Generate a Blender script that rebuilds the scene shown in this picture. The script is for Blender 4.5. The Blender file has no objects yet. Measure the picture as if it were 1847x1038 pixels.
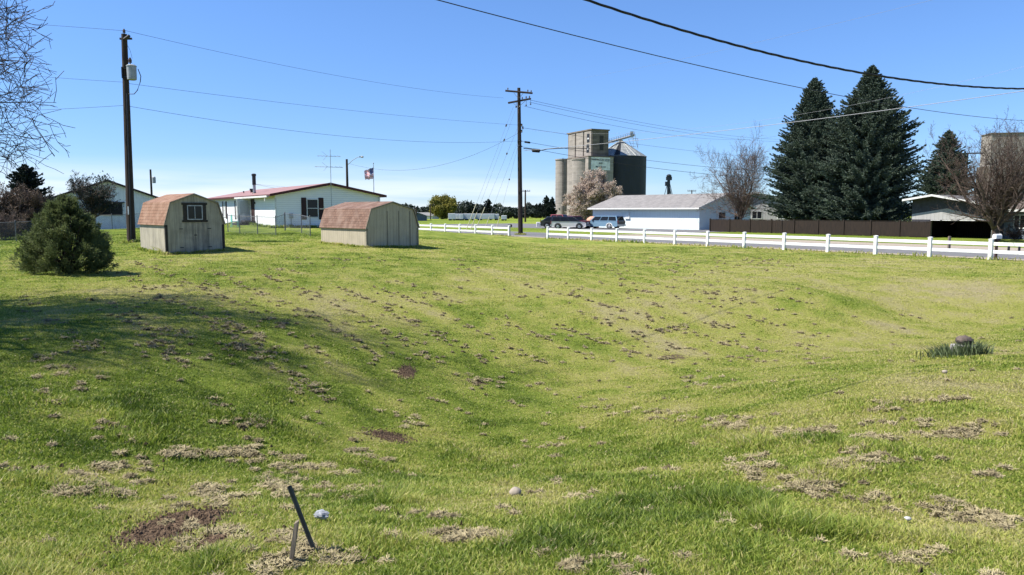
import bpy, math, random
import numpy as np
from mathutils import Vector, Matrix
R = math.radians
C = bpy.context.scene.collection
scene = bpy.context.scene

# ------------------------------------------------------------------ camera
F, CX, CY = 1343.0, 923.5, 519.0
EYE, PITCH = 2.5, R(5.87)
cam = bpy.data.cameras.new('camera')
cam.sensor_width = 36.0
cam.lens = 36.0 * F / 1847.0
cam.clip_start, cam.clip_end = 0.1, 9000
camo = bpy.data.objects.new('camera', cam)
camo.location = (0, 0, EYE)
camo.rotation_euler = (R(90) - PITCH, 0, 0)
C.objects.link(camo)
scene.camera = camo

# ------------------------------------------------------------------ sky, sun
SUN_EL, SHADOW_AZ = R(53), R(6)          # shadows run to the right and slightly away
sun_to = Vector((-math.cos(SHADOW_AZ) * math.cos(SUN_EL), -math.sin(SHADOW_AZ) * math.cos(SUN_EL), math.sin(SUN_EL)))
world = bpy.data.worlds.new('World')
scene.world = world
world.use_nodes = True
wt = world.node_tree
wt.nodes.clear()
wo = wt.nodes.new('ShaderNodeOutputWorld')
bg = wt.nodes.new('ShaderNodeBackground')
sky = wt.nodes.new('ShaderNodeTexSky')
sky.sky_type = 'NISHITA'
sky.sun_disc = False
sky.sun_elevation = SUN_EL
sky.sun_rotation = math.atan2(sun_to.x, sun_to.y)
sky.altitude = 700
sky.air_density = 1.0
sky.dust_density = 0.0
sky.ozone_density = 2.2
bg.inputs['Strength'].default_value = 0.085
# thin streaks of high cloud low over the horizon
tc = wt.nodes.new('ShaderNodeTexCoord')
sep = wt.nodes.new('ShaderNodeSeparateXYZ')
wt.links.new(tc.outputs['Generated'], sep.inputs[0])
mp = wt.nodes.new('ShaderNodeMapping')
mp.inputs['Scale'].default_value = (2.2, 2.2, 34.0)
mp.inputs['Rotation'].default_value = (0, R(1.0), 0)
wt.links.new(tc.outputs['Generated'], mp.inputs[0])
cn = wt.nodes.new('ShaderNodeTexNoise')
cn.inputs['Scale'].default_value = 1.3
cn.inputs['Detail'].default_value = 5
wt.links.new(mp.outputs[0], cn.inputs['Vector'])
cr = wt.nodes.new('ShaderNodeMapRange')
cr.inputs['From Min'].default_value, cr.inputs['From Max'].default_value = 0.32, 0.56
wt.links.new(cn.outputs['Fac'], cr.inputs['Value'])
hz = wt.nodes.new('ShaderNodeMapRange')
hz.interpolation_type = 'SMOOTHSTEP'
hz.inputs['From Min'].default_value, hz.inputs['From Max'].default_value = 0.075, 0.0
wt.links.new(sep.outputs['Z'], hz.inputs['Value'])
hx = wt.nodes.new('ShaderNodeMapRange')
hx.interpolation_type = 'SMOOTHSTEP'
hx.inputs['From Min'].default_value, hx.inputs['From Max'].default_value = 0.35, -0.1
wt.links.new(sep.outputs['X'], hx.inputs['Value'])
m1 = wt.nodes.new('ShaderNodeMath'); m1.operation = 'MULTIPLY'
wt.links.new(cr.outputs[0], m1.inputs[0]); wt.links.new(hz.outputs[0], m1.inputs[1])
m2 = wt.nodes.new('ShaderNodeMath'); m2.operation = 'MULTIPLY'
wt.links.new(m1.outputs[0], m2.inputs[0]); wt.links.new(hx.outputs[0], m2.inputs[1])
mix = wt.nodes.new('ShaderNodeMix'); mix.data_type = 'RGBA'
mix.inputs['B'].default_value = (6.2, 6.7, 7.4, 1)
wt.links.new(m2.outputs[0], mix.inputs['Factor'])
SKYTINT = wt.nodes.new('ShaderNodeMix'); SKYTINT.data_type = 'RGBA'; SKYTINT.blend_type = 'MULTIPLY'
SKYTINT.inputs['Factor'].default_value = 1.0
hb = wt.nodes.new('ShaderNodeMapRange')          # paler, whiter air towards the horizon
hb.interpolation_type = 'SMOOTHSTEP'
hb.inputs['From Min'].default_value, hb.inputs['From Max'].default_value = 0.0, 0.30
wt.links.new(sep.outputs['Z'], hb.inputs['Value'])
tn = wt.nodes.new('ShaderNodeMix'); tn.data_type = 'RGBA'
tn.inputs['A'].default_value = (0.50, 0.66, 0.98, 1)
tn.inputs['B'].default_value = (0.63, 0.84, 1.15, 1)
wt.links.new(hb.outputs[0], tn.inputs['Factor'])
wt.links.new(tn.outputs['Result'], SKYTINT.inputs['B'])
wt.links.new(sky.outputs[0], SKYTINT.inputs['A'])
wt.links.new(SKYTINT.outputs['Result'], mix.inputs['A'])
wt.links.new(mix.outputs['Result'], bg.inputs['Color'])
wt.links.new(bg.outputs[0], wo.inputs[0])
sl = bpy.data.lights.new('sun', 'SUN')
sl.energy = 5.0
sl.angle = R(0.5)
sl.color = (1.0, 0.95, 0.87)
so = bpy.data.objects.new('sun', sl)
so.rotation_euler = sun_to.to_track_quat('Z', 'Y').to_euler()
so.location = (-30, -5, 40)
C.objects.link(so)
scene.view_settings.view_transform = 'Standard'
scene.view_settings.look = 'None'
scene.view_settings.gamma = 1
scene.view_settings.exposure = 0.95
scene.cycles.max_bounces = 6
scene.cycles.transparent_max_bounces = 12

# ------------------------------------------------------------------ helpers
def P(px, py, d):
    u, v = (px - CX) / F, (CY - py) / F
    ry = math.cos(PITCH) + v * math.sin(PITCH)
    rz = -math.sin(PITCH) + v * math.cos(PITCH)
    return Vector((u / ry * d, d, EYE + rz / ry * d))

def hashn(ix, iy, s):
    h = (ix.astype(np.int64) * 374761393 + iy.astype(np.int64) * 668265263 + s * 1442695041) & 0xffffffff
    h = ((h ^ (h >> 13)) * 1274126177) & 0xffffffff
    h = h ^ (h >> 16)
    return (h & 0xffffff) / float(0xffffff)

def vnoise(x, y, s=0):
    ix, iy = np.floor(x), np.floor(y)
    fx, fy = x - ix, y - iy
    fx, fy = fx * fx * (3 - 2 * fx), fy * fy * (3 - 2 * fy)
    a, b = hashn(ix, iy, s), hashn(ix + 1, iy, s)
    c, d = hashn(ix, iy + 1, s), hashn(ix + 1, iy + 1, s)
    return (a * (1 - fx) + b * fx) * (1 - fy) + (c * (1 - fx) + d * fx) * fy

def fbm(x, y, s=0, o=4):
    t, a, n = 0, 0.5, 0
    for i in range(o):
        t = t + a * vnoise(x * 2 ** i + 17.3 * i, y * 2 ** i - 9.1 * i, s + i)
        n += a; a *= 0.5
    return t / n

# ---- fence line geometry (also the lawn's edge and the direction of the road)
FA = np.array((-8.77, 70.16)) * 1.25
FD = np.array((1.4215, -1.98316)) * 1.25
FU = FD / np.linalg.norm(FD)             # along the road, towards the right
FN = np.array((-FU[1], FU[0]))           # away from the camera, across the road
def perp(x, y): return (x - FA[0]) * FN[0] + (y - FA[1]) * FN[1]
def line_at(px, q):                      # point on the line q metres beyond the fence, on the ray of column px
    k = (px - CX) / F / math.cos(PITCH)
    k = (px - CX) / F
    y = (q + FA[0] * FN[0] + FA[1] * FN[1]) / (k * FN[0] + FN[1])
    return k * y, y

# ---- the lay of the land
ctrl = []
def cp(px, py, d):
    p = P(px, py, d); ctrl.append((p.x, p.y, p.z))
for px, py, d in [(0,1038,3.2),(923,1038,3.2),(1847,1038,3.2),(460,1038,3.2),(1385,1038,3.2),
    (923,900,5.6),(923,800,9.7),(923,700,13.7),(923,620,16.9),(923,560,20.4),(923,500,26.5),(923,455,41),(750,850,7.8),(1060,700,13.9),(1200,650,16.2),(1400,610,18.6),(1650,575,21.6),(1847,560,22.2),
    (150,850,5.8),(150,750,7.2),(150,650,9.7),(150,560,14.6),(300,560,14.8),(300,510,20.0),(120,495,22),(30,445,40),
    (500,800,7.9),(500,700,10.2),(500,600,13.6),(500,520,20.5),
    (1300,900,5.0),(1300,800,7.2),(1300,720,10.2),(1300,560,20.8),(1300,500,27.5),
    (1740,632,12.4),(1800,520,25),(1790,700,8.4),(1790,800,6.2),(1790,900,4.75),
    (1550,700,8.8),(1550,800,6.3),(1550,540,22.5),(1550,500,28)]:
    cp(px, py, d)
ctrl += [(-15.55,33.5,.55),(-13.6,35.3,.58),(-18,36.1,.66),(-7.4,38,.61),(-5,40.2,.55),(-10.6,41.5,.72),(-21.4,42,.72),
         (-17.95,56,1.25),(-26,66,1.25),(-11,63,1.05),(-43,69,.62),(-33,71,.66),(-50,60,.6),(-40,45,.55),(-30,30,.5),(-22,18,.45),(-14,10,.3),(-12,4,.7),
         (12,6,.5),(20,16,.35),(24,24,.2),(0,0,1.02),(0,-8,1.3),(-12,-8,1.2),(12,-8,1.2)]
for i in range(-6, 30, 2):
    ctrl.append((FA[0] + FD[0] * i, FA[1] + FD[1] * i, 0.0))
ctrl = np.array(ctrl)
def _k(r2): return 0.5 * r2 * np.log(r2 + 1e-9)
def _tps():
    n = len(ctrl); xy = ctrl[:, :2] / 20
    K = _k(((xy[:, None] - xy[None]) ** 2).sum(-1)) + np.eye(n) * 0.002
    Q = np.c_[np.ones(n), xy]
    A = np.block([[K, Q], [Q.T, np.zeros((3, 3))]])
    return np.linalg.solve(A, np.r_[ctrl[:, 2], np.zeros(3)])
_w = _tps()
def sstep(a, b, x):
    t = np.clip((x - a) / (b - a), 0, 1); return t * t * (3 - 2 * t)
def gz(x, y):
    x = np.atleast_1d(np.asarray(x, float)); y = np.atleast_1d(np.asarray(y, float))
    z = np.zeros_like(x)
    q = perp(x, y)
    ok = (q < 0.2) & (np.abs(x) < 130) & (y < 150) & (y > -60)
    if ok.any():
        X, Y = x[ok] / 20, y[ok] / 20
        t = _w[-3] + _w[-2] * X + _w[-1] * Y
        for (cx, cy, _), w in zip(ctrl, _w[:-3]):
            t = t + w * _k((X - cx / 20) ** 2 + (Y - cy / 20) ** 2)
        t = np.clip(t, -1.0, 1.5)
        fade = sstep(0.0, -3.0, q[ok]) * sstep(110, 70, np.abs(x[ok])) * sstep(125, 85, y[ok]) * sstep(-50, -20, y[ok])
        bump = (fbm(x[ok] * .35, y[ok] * .35, 5, 3) - .5) * .16 + (fbm(x[ok] * 1.7, y[ok] * 1.7, 9, 2) - .5) * .06
        z[ok] = t * fade + bump * sstep(0, -4, q[ok])
    return z
def g1(x, y): return float(gz(x, y)[0])
def hits(pts):
    """ground points seen at the given pixels"""
    pts = np.asarray(pts, float)
    u, v = (pts[:, 0] - CX) / F, (CY - pts[:, 1]) / F
    ry = math.cos(PITCH) + v * math.sin(PITCH)
    rz = -math.sin(PITCH) + v * math.cos(PITCH)
    lo = np.full(len(pts), 1.5); done = np.zeros(len(pts), bool)
    d = lo.copy()
    for _ in range(160):
        z = EYE + rz / ry * d
        below = z <= gz(u / ry * d, d)
        done |= below
        d = np.where(done, d, d * 1.025)
    for _ in range(6):
        z = EYE + rz / ry * d; g = gz(u / ry * d, d)
        d = d + (z - g) / np.maximum(-rz / ry, .02) * .7
    return np.c_[u / ry * d, d, gz(u / ry * d, d)]
def hit(px, py): return Vector(hits([(px, py)])[0])

# ---- mesh buffer
class MB:
    def __init__(s): s.v = []; s.f = []; s.n = 0; s.att = {}
    def add(s, v, f, m=0):
        v = np.asarray(v, float).reshape(-1, 3)
        f = np.asarray(f, int)
        s.v.append(v); s.f.append((f + s.n, m)); s.n += len(v)
    def box(s, a, b, m=0):
        (x0, y0, z0), (x1, y1, z1) = a, b
        x0, x1 = min(x0, x1), max(x0, x1); y0, y1 = min(y0, y1), max(y0, y1); z0, z1 = min(z0, z1), max(z0, z1)
        v = [(x0,y0,z0),(x1,y0,z0),(x1,y1,z0),(x0,y1,z0),(x0,y0,z1),(x1,y0,z1),(x1,y1,z1),(x0,y1,z1)]
        s.add(v, [(0,3,2,1),(4,5,6,7),(0,1,5,4),(1,2,6,5),(2,3,7,6),(3,0,4,7)], m)
    def cbox(s, a, b, c=.01, m=0):
        """box with chamfered vertical edges and top"""
        (x0, y0, z0), (x1, y1, z1) = a, b
        ring = lambda e, z: [(x0+c+e,y0+e,z),(x1-c-e,y0+e,z),(x1-e,y0+c+e,z),(x1-e,y1-c-e,z),(x1-c-e,y1-e,z),(x0+c+e,y1-e,z),(x0+e,y1-c-e,z),(x0+e,y0+c+e,z)]
        v = ring(0, z0) + ring(0, z1 - c) + ring(c, z1)
        f = [(i, (i+1) % 8, 8+(i+1) % 8, 8+i) for i in range(8)] + [(8+i, 8+(i+1) % 8, 16+(i+1) % 8, 16+i) for i in range(8)]
        s.add(v, f, m)
        s.f.append((np.array([[s.n-24+i for i in range(7,-1,-1)]]), m)); s.f.append((np.array([[s.n-8+i for i in range(8)]]), m))
    def prism(s, poly, y0, y1, m=0, axis='y'):
        """polygon in (x,z) run from y0 to y1 (axis y), in (y,z) along x (axis x), or in (x,y) along z (axis z)"""
        n = len(poly)
        pt = {'y': lambda p, t: (p[0], t, p[1]), 'x': lambda p, t: (t, p[0], p[1]), 'z': lambda p, t: (p[0], p[1], t)}[axis]
        v = [pt(p, y0) for p in poly] + [pt(p, y1) for p in poly]
        area = sum(poly[i][0]*poly[(i+1) % n][1]-poly[(i+1) % n][0]*poly[i][1] for i in range(n))
        flip = (area < 0) != (axis != 'y')
        o = (lambda q: q[::-1]) if flip else (lambda q: q)
        b = s.n
        s.add(v, [o((i, (i+1) % n, n+(i+1) % n, n+i)) for i in range(n)], m)
        s.f.append((np.array([o(tuple(range(b+n-1, b-1, -1)))]), m)); s.f.append((np.array([o(tuple(range(b+n, b+2*n)))]), m))
    def tube(s, pts, r, n=8, m=0, cap=True):
        pts = [Vector(p) for p in pts]
        if not hasattr(r, '__len__'): r = [r] * len(pts)
        rings = []
        for i, p in enumerate(pts):
            d = (pts[min(i+1, len(pts)-1)] - pts[max(i-1, 0)]).normalized()
            a = d.cross(Vector((0, 0, 1)) if abs(d.z) < .9 else Vector((1, 0, 0))).normalized(); b = d.cross(a)
            for k in range(n):
                t = 2*math.pi*k/n; rings.append(p + (a*math.cos(t) + b*math.sin(t))*r[i])
        f = [(i*n+k, i*n+(k+1) % n, (i+1)*n+(k+1) % n, (i+1)*n+k) for i in range(len(pts)-1) for k in range(n)]
        b0 = s.n
        s.add([tuple(v) for v in rings], f, m)
        if cap:
            s.f.append((np.array([[b0+k for k in range(n-1, -1, -1)]]), m)); e = b0+(len(pts)-1)*n
            s.f.append((np.array([[e+k for k in range(n)]]), m))
    def lathe(s, prof, c=(0, 0, 0), n=24, m=0):
        v = [(c[0]+r*math.cos(2*math.pi*k/n), c[1]+r*math.sin(2*math.pi*k/n), c[2]+z) for r, z in prof for k in range(n)]
        f = [(i*n+k, i*n+(k+1) % n, (i+1)*n+(k+1) % n, (i+1)*n+k) for i in range(len(prof)-1) for k in range(n)]
        b0 = s.n; s.add(v, f, m); e = b0+(len(prof)-1)*n
        s.f.append((np.array([[b0+k for k in range(n-1, -1, -1)]]), m)); s.f.append((np.array([[e+k for k in range(n)]]), m))
    def segs(s, S, n=3, m=0):
        """many independent tapered tubes; S rows: p0(3) p1(3) r0 r1"""
        S = np.asarray(S, float)
        if not len(S): return
        p0, p1, r0, r1 = S[:, :3], S[:, 3:6], S[:, 6], S[:, 7]
        d = p1 - p0; d /= np.linalg.norm(d, axis=1, keepdims=True) + 1e-9
        h = np.where(np.abs(d[:, 2:3]) < .9, np.array([[0, 0, 1.]]), np.array([[1., 0, 0]]))
        a = np.cross(d, h); a /= np.linalg.norm(a, axis=1, keepdims=True); b = np.cross(d, a)
        V = np.zeros((len(S), 2*n, 3))
        for k in range(n):
            t = 2*math.pi*k/n; o = a*math.cos(t)+b*math.sin(t)
            V[:, k] = p0+o*r0[:, None]; V[:, n+k] = p1+o*r1[:, None]
        base = (np.arange(len(S))*2*n)[:, None]
        fs = [base+np.array([[k, (k+1) % n, n+(k+1) % n, n+k]]) for k in range(n)]
        s.add(V, np.concatenate(fs), m)
    def quads(s, V, m=0):
        """V: N x 4 x 3"""
        V = np.asarray(V, float); n = len(V)
        s.add(V.reshape(-1, 3), np.arange(n*4).reshape(n, 4), m)
    def build(s, name, mats, parent=None, smooth=False, uv=False, loc=None, rotz=0):
        if not isinstance(mats, (list, tuple)): mats = [mats]
        me = bpy.data.meshes.new(name)
        v = np.concatenate(s.v) if s.v else np.zeros((0, 3))
        tot, idx, mi = [], [], []
        for f, m in s.f:
            if len(f) == 0: continue
            tot.append(np.full(len(f), f.shape[1])); idx.append(f.reshape(-1)); mi.append(np.full(len(f), m))
        tot, idx, mi = np.concatenate(tot), np.concatenate(idx), np.concatenate(mi)
        me.vertices.add(len(v)); me.vertices.foreach_set('co', v.astype(np.float32).ravel())
        me.loops.add(len(idx)); me.loops.foreach_set('vertex_index', idx.astype(np.int32))
        me.polygons.add(len(tot))
        start = np.r_[0, np.cumsum(tot)[:-1]]
        me.polygons.foreach_set('loop_start', start.astype(np.int32))
        me.polygons.foreach_set('loop_total', tot.astype(np.int32))
        me.polygons.foreach_set('material_index', mi.astype(np.int32))
        me.polygons.foreach_set('use_smooth', np.full(len(tot), bool(smooth)))
        for k, a in s.att.items():
            at = me.attributes.new(k, 'FLOAT', 'POINT'); at.data.foreach_set('value', np.asarray(a, np.float32))
        me.update(calc_edges=True)
        me.validate()
        if uv:
            L = me.uv_layers.new(name='UVMap')
            for p in me.polygons:
                n = p.normal; U = Vector((0, 0, 1)).cross(n)
                U = U.normalized() if U.length > 1e-3 else Vector((1, 0, 0)); W = n.cross(U)
                for li in p.loop_indices:
                    c = me.vertices[me.loops[li].vertex_index].co; L.data[li].uv = (c.dot(U), c.dot(W))
        for m in mats: me.materials.append(m)
        o = bpy.data.objects.new(name, me); C.objects.link(o)
        if parent is not None: o.parent = parent
        if loc is not None: o.location = loc
        if rotz: o.rotation_euler = (0, 0, rotz)
        return o

def tag(o, label, cat, group=None):
    o['label'] = label; o['category'] = cat
    if group: o['group'] = group
    return o
def thing(name, label, cat, loc=(0, 0, 0), rotz=0, group=None):
    o = bpy.data.objects.new(name, None); C.objects.link(o)
    o.empty_display_size = .3
    o.location = loc; o.rotation_euler = (0, 0, rotz)
    return tag(o, label, cat, group)
def kind(o, k): o['kind'] = k; return o

# ------------------------------------------------------------------ materials
def newmat(name):
    m = bpy.data.materials.new(name); m.use_nodes = True
    nt = m.node_tree; nt.nodes.clear()
    o = nt.nodes.new('ShaderNodeOutputMaterial'); b = nt.nodes.new('ShaderNodeBsdfPrincipled')
    nt.links.new(b.outputs[0], o.inputs[0])
    return m, nt, b
def N(nt, t, **kw):
    n = nt.nodes.new(t)
    for k, v in kw.items():
        if k in n.inputs: n.inputs[k].default_value = v
        else: setattr(n, k, v)
    return n
def mth(nt, op, a, b=None, c=None):
    n = nt.nodes.new('ShaderNodeMath'); n.operation = op
    for i, x in enumerate((a, b, c)):
        if x is None: continue
        if isinstance(x, (int, float)): n.inputs[i].default_value = x
        else: nt.links.new(x, n.inputs[i])
    return n.outputs[0]
def mixc(nt, f, a, b, blend='MIX'):
    n = nt.nodes.new('ShaderNodeMix'); n.data_type = 'RGBA'; n.blend_type = blend
    for k, x in (('Factor', f), ('A', a), ('B', b)):
        if isinstance(x, (int, float)): n.inputs[k].default_value = x
        elif isinstance(x, (tuple, list)): n.inputs[k].default_value = (*x, 1)[:4]
        else: nt.links.new(x, n.inputs[k])
    return n.outputs['Result']
def noise(nt, scale, detail=4, rough=.55, coord='Object', stretch=None):
    t = nt.nodes.new('ShaderNodeTexCoord'); o = t.outputs[coord]
    if stretch:
        mp = N(nt, 'ShaderNodeMapping'); mp.inputs['Scale'].default_value = stretch; nt.links.new(o, mp.inputs[0]); o = mp.outputs[0]
    n = N(nt, 'ShaderNodeTexNoise', Scale=scale, Detail=detail, Roughness=rough); nt.links.new(o, n.inputs['Vector'])
    return n.outputs['Fac']
def ramp(nt, f, lo, hi):
    n = N(nt, 'ShaderNodeMapRange'); n.inputs['From Min'].default_value = lo; n.inputs['From Max'].default_value = hi
    nt.links.new(f, n.inputs['Value']); return n.outputs[0]
def bump(nt, b, h, s=.4, d=.02):
    n = N(nt, 'ShaderNodeBump', Strength=s, Distance=d); nt.links.new(h, n.inputs['Height']); nt.links.new(n.outputs[0], b.inputs['Normal'])
def mat(name, c1, c2=None, scale=6, rough=.8, bmp=0, metal=0, stretch=None, lo=.35, hi=.65, spec=.35, detail=5, pour=False):
    m, nt, b = newmat(name)
    b.inputs['Roughness'].default_value = rough; b.inputs['Metallic'].default_value = metal
    b.inputs['Specular IOR Level'].default_value = spec
    if c2 is None: c2 = tuple(x * .72 for x in c1)
    n = noise(nt, scale, detail, .6, stretch=stretch)
    if pour:                                # pour lines round cast concrete, and runs of old water
        n = mth(nt, 'ADD', mth(nt, 'MULTIPLY', n, .5), mth(nt, 'MULTIPLY', noise(nt, 1.0, 5, .7, stretch=(.03, .03, 1.1)), .5))
        n = mth(nt, 'ADD', n, mth(nt, 'MULTIPLY', mth(nt, 'SUBTRACT', noise(nt, 1.0, 4, .6, stretch=(1.4, 1.4, .08)), .5), .35))
    nt.links.new(mixc(nt, ramp(nt, n, lo, hi), c1, c2), b.inputs['Base Color'])
    if bmp: bump(nt, b, n, bmp)
    return m
def uvxy(nt):
    t = nt.nodes.new('ShaderNodeUVMap'); t.uv_map = 'UVMap'
    s = N(nt, 'ShaderNodeSeparateXYZ'); nt.links.new(t.outputs[0], s.inputs[0]); return t.outputs[0], s.outputs['X'], s.outputs['Y']
def siding_h(name, c, step=.13, dirt=(.45, .45, .42)):
    m, nt, b = newmat(name); _, u, v = uvxy(nt)
    fr = mth(nt, 'FRACT', mth(nt, 'DIVIDE', v, step))
    line = mth(nt, 'LESS_THAN', fr, .10)
    n = ramp(nt, noise(nt, 1.2, 5), .45, .8)
    col = mixc(nt, mth(nt, 'MULTIPLY', n, .12), c, dirt)
    col = mixc(nt, mth(nt, 'MULTIPLY', line, .5), col, tuple(x*.35 for x in c))
    nt.links.new(col, b.inputs['Base Color']); b.inputs['Roughness'].default_value = .6
    bump(nt, b, mth(nt, 'SUBTRACT', 1.0, fr), .5, .02)
    return m
def siding_v(name, c, step=.2, groove=.07, dirt=None, stain=.5):
    m, nt, b = newmat(name); _, u, v = uvxy(nt)
    fr = mth(nt, 'FRACT', mth(nt, 'DIVIDE', u, step))
    line = mth(nt, 'LESS_THAN', fr, groove)
    dirt = dirt or tuple(x*.5 for x in c)
    st = ramp(nt, noise(nt, 1.0, 6, .6, stretch=(7, 7, .7)), .45, .72)
    g = ramp(nt, noise(nt, 2.5, 5), .4, .75)
    col = mixc(nt, mth(nt, 'MULTIPLY', st, stain), c, dirt)
    col = mixc(nt, mth(nt, 'MULTIPLY', g, stain*.6), col, dirt)
    col = mixc(nt, mth(nt, 'MULTIPLY', line, .7), col, tuple(x*.25 for x in c))
    nt.links.new(col, b.inputs['Base Color']); b.inputs['Roughness'].default_value = .75
    bump(nt, b, mth(nt, 'SUBTRACT', 1.0, line), .6, .012)
    return m
def shingles(name, c1, c2, c3, w=.3, h=.14):
    m, nt, b = newmat(name); uv, u, v = uvxy(nt)
    br = N(nt, 'ShaderNodeTexBrick'); br.offset = .5
    br.inputs['Color1'].default_value = (*c1, 1); br.inputs['Color2'].default_value = (*c2, 1); br.inputs['Mortar'].default_value = (*[x*.45 for x in c2], 1)
    br.inputs['Scale'].default_value = 1; br.inputs['Brick Width'].default_value = w; br.inputs['Row Height'].default_value = h
    br.inputs['Mortar Size'].default_value = .008; br.inputs['Bias'].default_value = 0
    nt.links.new(uv, br.inputs['Vector'])
    n = ramp(nt, noise(nt, 1.6, 5), .42, .7)
    col = mixc(nt, mth(nt, 'MULTIPLY', n, .7), br.outputs['Color'], c3)
    f2 = ramp(nt, noise(nt, 60, 2), .3, .7)
    col = mixc(nt, mth(nt, 'MULTIPLY', f2, .3), col, tuple(x*.5 for x in c2))
    nt.links.new(col, b.inputs['Base Color']); b.inputs['Roughness'].default_value = .95; b.inputs['Specular IOR Level'].default_value = .15
    bump(nt, b, mth(nt, 'FRACT', mth(nt, 'DIVIDE', v, h)), .5, .015)
    return m
def glassmat(name, c=(.012, .014, .017)):
    m, nt, b = newmat(name)
    b.inputs['Base Color'].default_value = (*c, 1); b.inputs['Roughness'].default_value = .10; b.inputs['Specular IOR Level'].default_value = .22
    return m
def paint(name, c, rough=.25, metal=0):
    m, nt, b = newmat(name)
    n = ramp(nt, noise(nt, 3, 5), .4, .8)
    nt.links.new(mixc(nt, mth(nt, 'MULTIPLY', n, .3), c, tuple(x*.6+.03 for x in c)), b.inputs['Base Color'])
    b.inputs['Roughness'].default_value = rough; b.inputs['Metallic'].default_value = metal
    b.inputs['Coat Weight'].default_value = .6; b.inputs['Coat Roughness'].default_value = .08
    return m
def leafmat(name, c1, c2, scale=1.2, trans=.25, rough=.7, fine=14):
    m, nt, b = newmat(name)
    n = ramp(nt, noise(nt, scale, 4), .35, .65); f = ramp(nt, noise(nt, fine, 2), .3, .7)
    col = mixc(nt, n, c1, c2); col = mixc(nt, mth(nt, 'MULTIPLY', f, .45), col, tuple(x*.45 for x in c1))
    nt.links.new(col, b.inputs['Base Color']); b.inputs['Roughness'].default_value = rough; b.inputs['Specular IOR Level'].default_value = .25
    if trans:
        t = N(nt, 'ShaderNodeBsdfTranslucent'); nt.links.new(col, t.inputs[0])
        mx = N(nt, 'ShaderNodeMixShader'); mx.inputs[0].default_value = trans
        nt.links.new(b.outputs[0], mx.inputs[1]); nt.links.new(t.outputs[0], mx.inputs[2])
        nt.links.new(mx.outputs[0], nt.nodes['Material Output'].inputs[0])
    return m

G_DARK, G_MID, G_YEL, G_STRAW, G_SOIL = (.066, .114, .012), (.228, .305, .040), (.43, .42, .108), (.46, .40, .215), (.085, .058, .038)
def tintramp(nt, f):
    r = nt.nodes.new('ShaderNodeValToRGB'); e = r.color_ramp.elements
    e[0].position = 0; e[0].color = (*G_DARK, 1); e[1].position = 1; e[1].color = (*G_STRAW, 1)
    for p, c in ((.33, G_MID), (.66, G_YEL)):
        k = e.new(p); k.color = (*c, 1)
    nt.links.new(f, r.inputs[0]); return r.outputs[0]
def ground_mat():
    m, nt, b = newmat('lawn')
    a = N(nt, 'ShaderNodeAttribute', attribute_name='dry'); s = N(nt, 'ShaderNodeAttribute', attribute_name='soil')
    n1 = ramp(nt, noise(nt, 9, 5, .65), .25, .75); n2 = ramp(nt, noise(nt, 45, 4, .7), .25, .75)
    f = mth(nt, 'ADD', a.outputs['Fac'], mth(nt, 'MULTIPLY', mth(nt, 'SUBTRACT', n1, .5), .35))
    f = mth(nt, 'ADD', f, mth(nt, 'MULTIPLY', mth(nt, 'SUBTRACT', n2, .5), .5))
    col = tintramp(nt, f)
    col = mixc(nt, mth(nt, 'MULTIPLY', n2, .5), col, (.05, .055, .015))
    sm = ramp(nt, mth(nt, 'ADD', s.outputs['Fac'], mth(nt, 'MULTIPLY', mth(nt, 'SUBTRACT', n1, .5), .6)), .24, .40)
    col = mixc(nt, sm, col, mixc(nt, n2, G_SOIL, (.17, .12, .08)))
    nt.links.new(col, b.inputs['Base Color']); b.inputs['Roughness'].default_value = 1; b.inputs['Specular IOR Level'].default_value = .1
    bump(nt, b, mth(nt, 'ADD', n1, n2), .9, .05)
    return m
def blade_mat():
    m, nt, b = newmat('grass_blade')
    a = N(nt, 'ShaderNodeAttribute', attribute_name='tint')
    col = tintramp(nt, a.outputs['Fac'])
    nt.links.new(col, b.inputs['Base Color']); b.inputs['Roughness'].default_value = .55; b.inputs['Specular IOR Level'].default_value = .3
    t = N(nt, 'ShaderNodeBsdfTranslucent'); nt.links.new(col, t.inputs[0])
    mx = N(nt, 'ShaderNodeMixShader'); mx.inputs[0].default_value = .45
    nt.links.new(b.outputs[0], mx.inputs[1]); nt.links.new(t.outputs[0], mx.inputs[2])
    nt.links.new(mx.outputs[0], nt.nodes['Material Output'].inputs[0])
    return m

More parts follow.
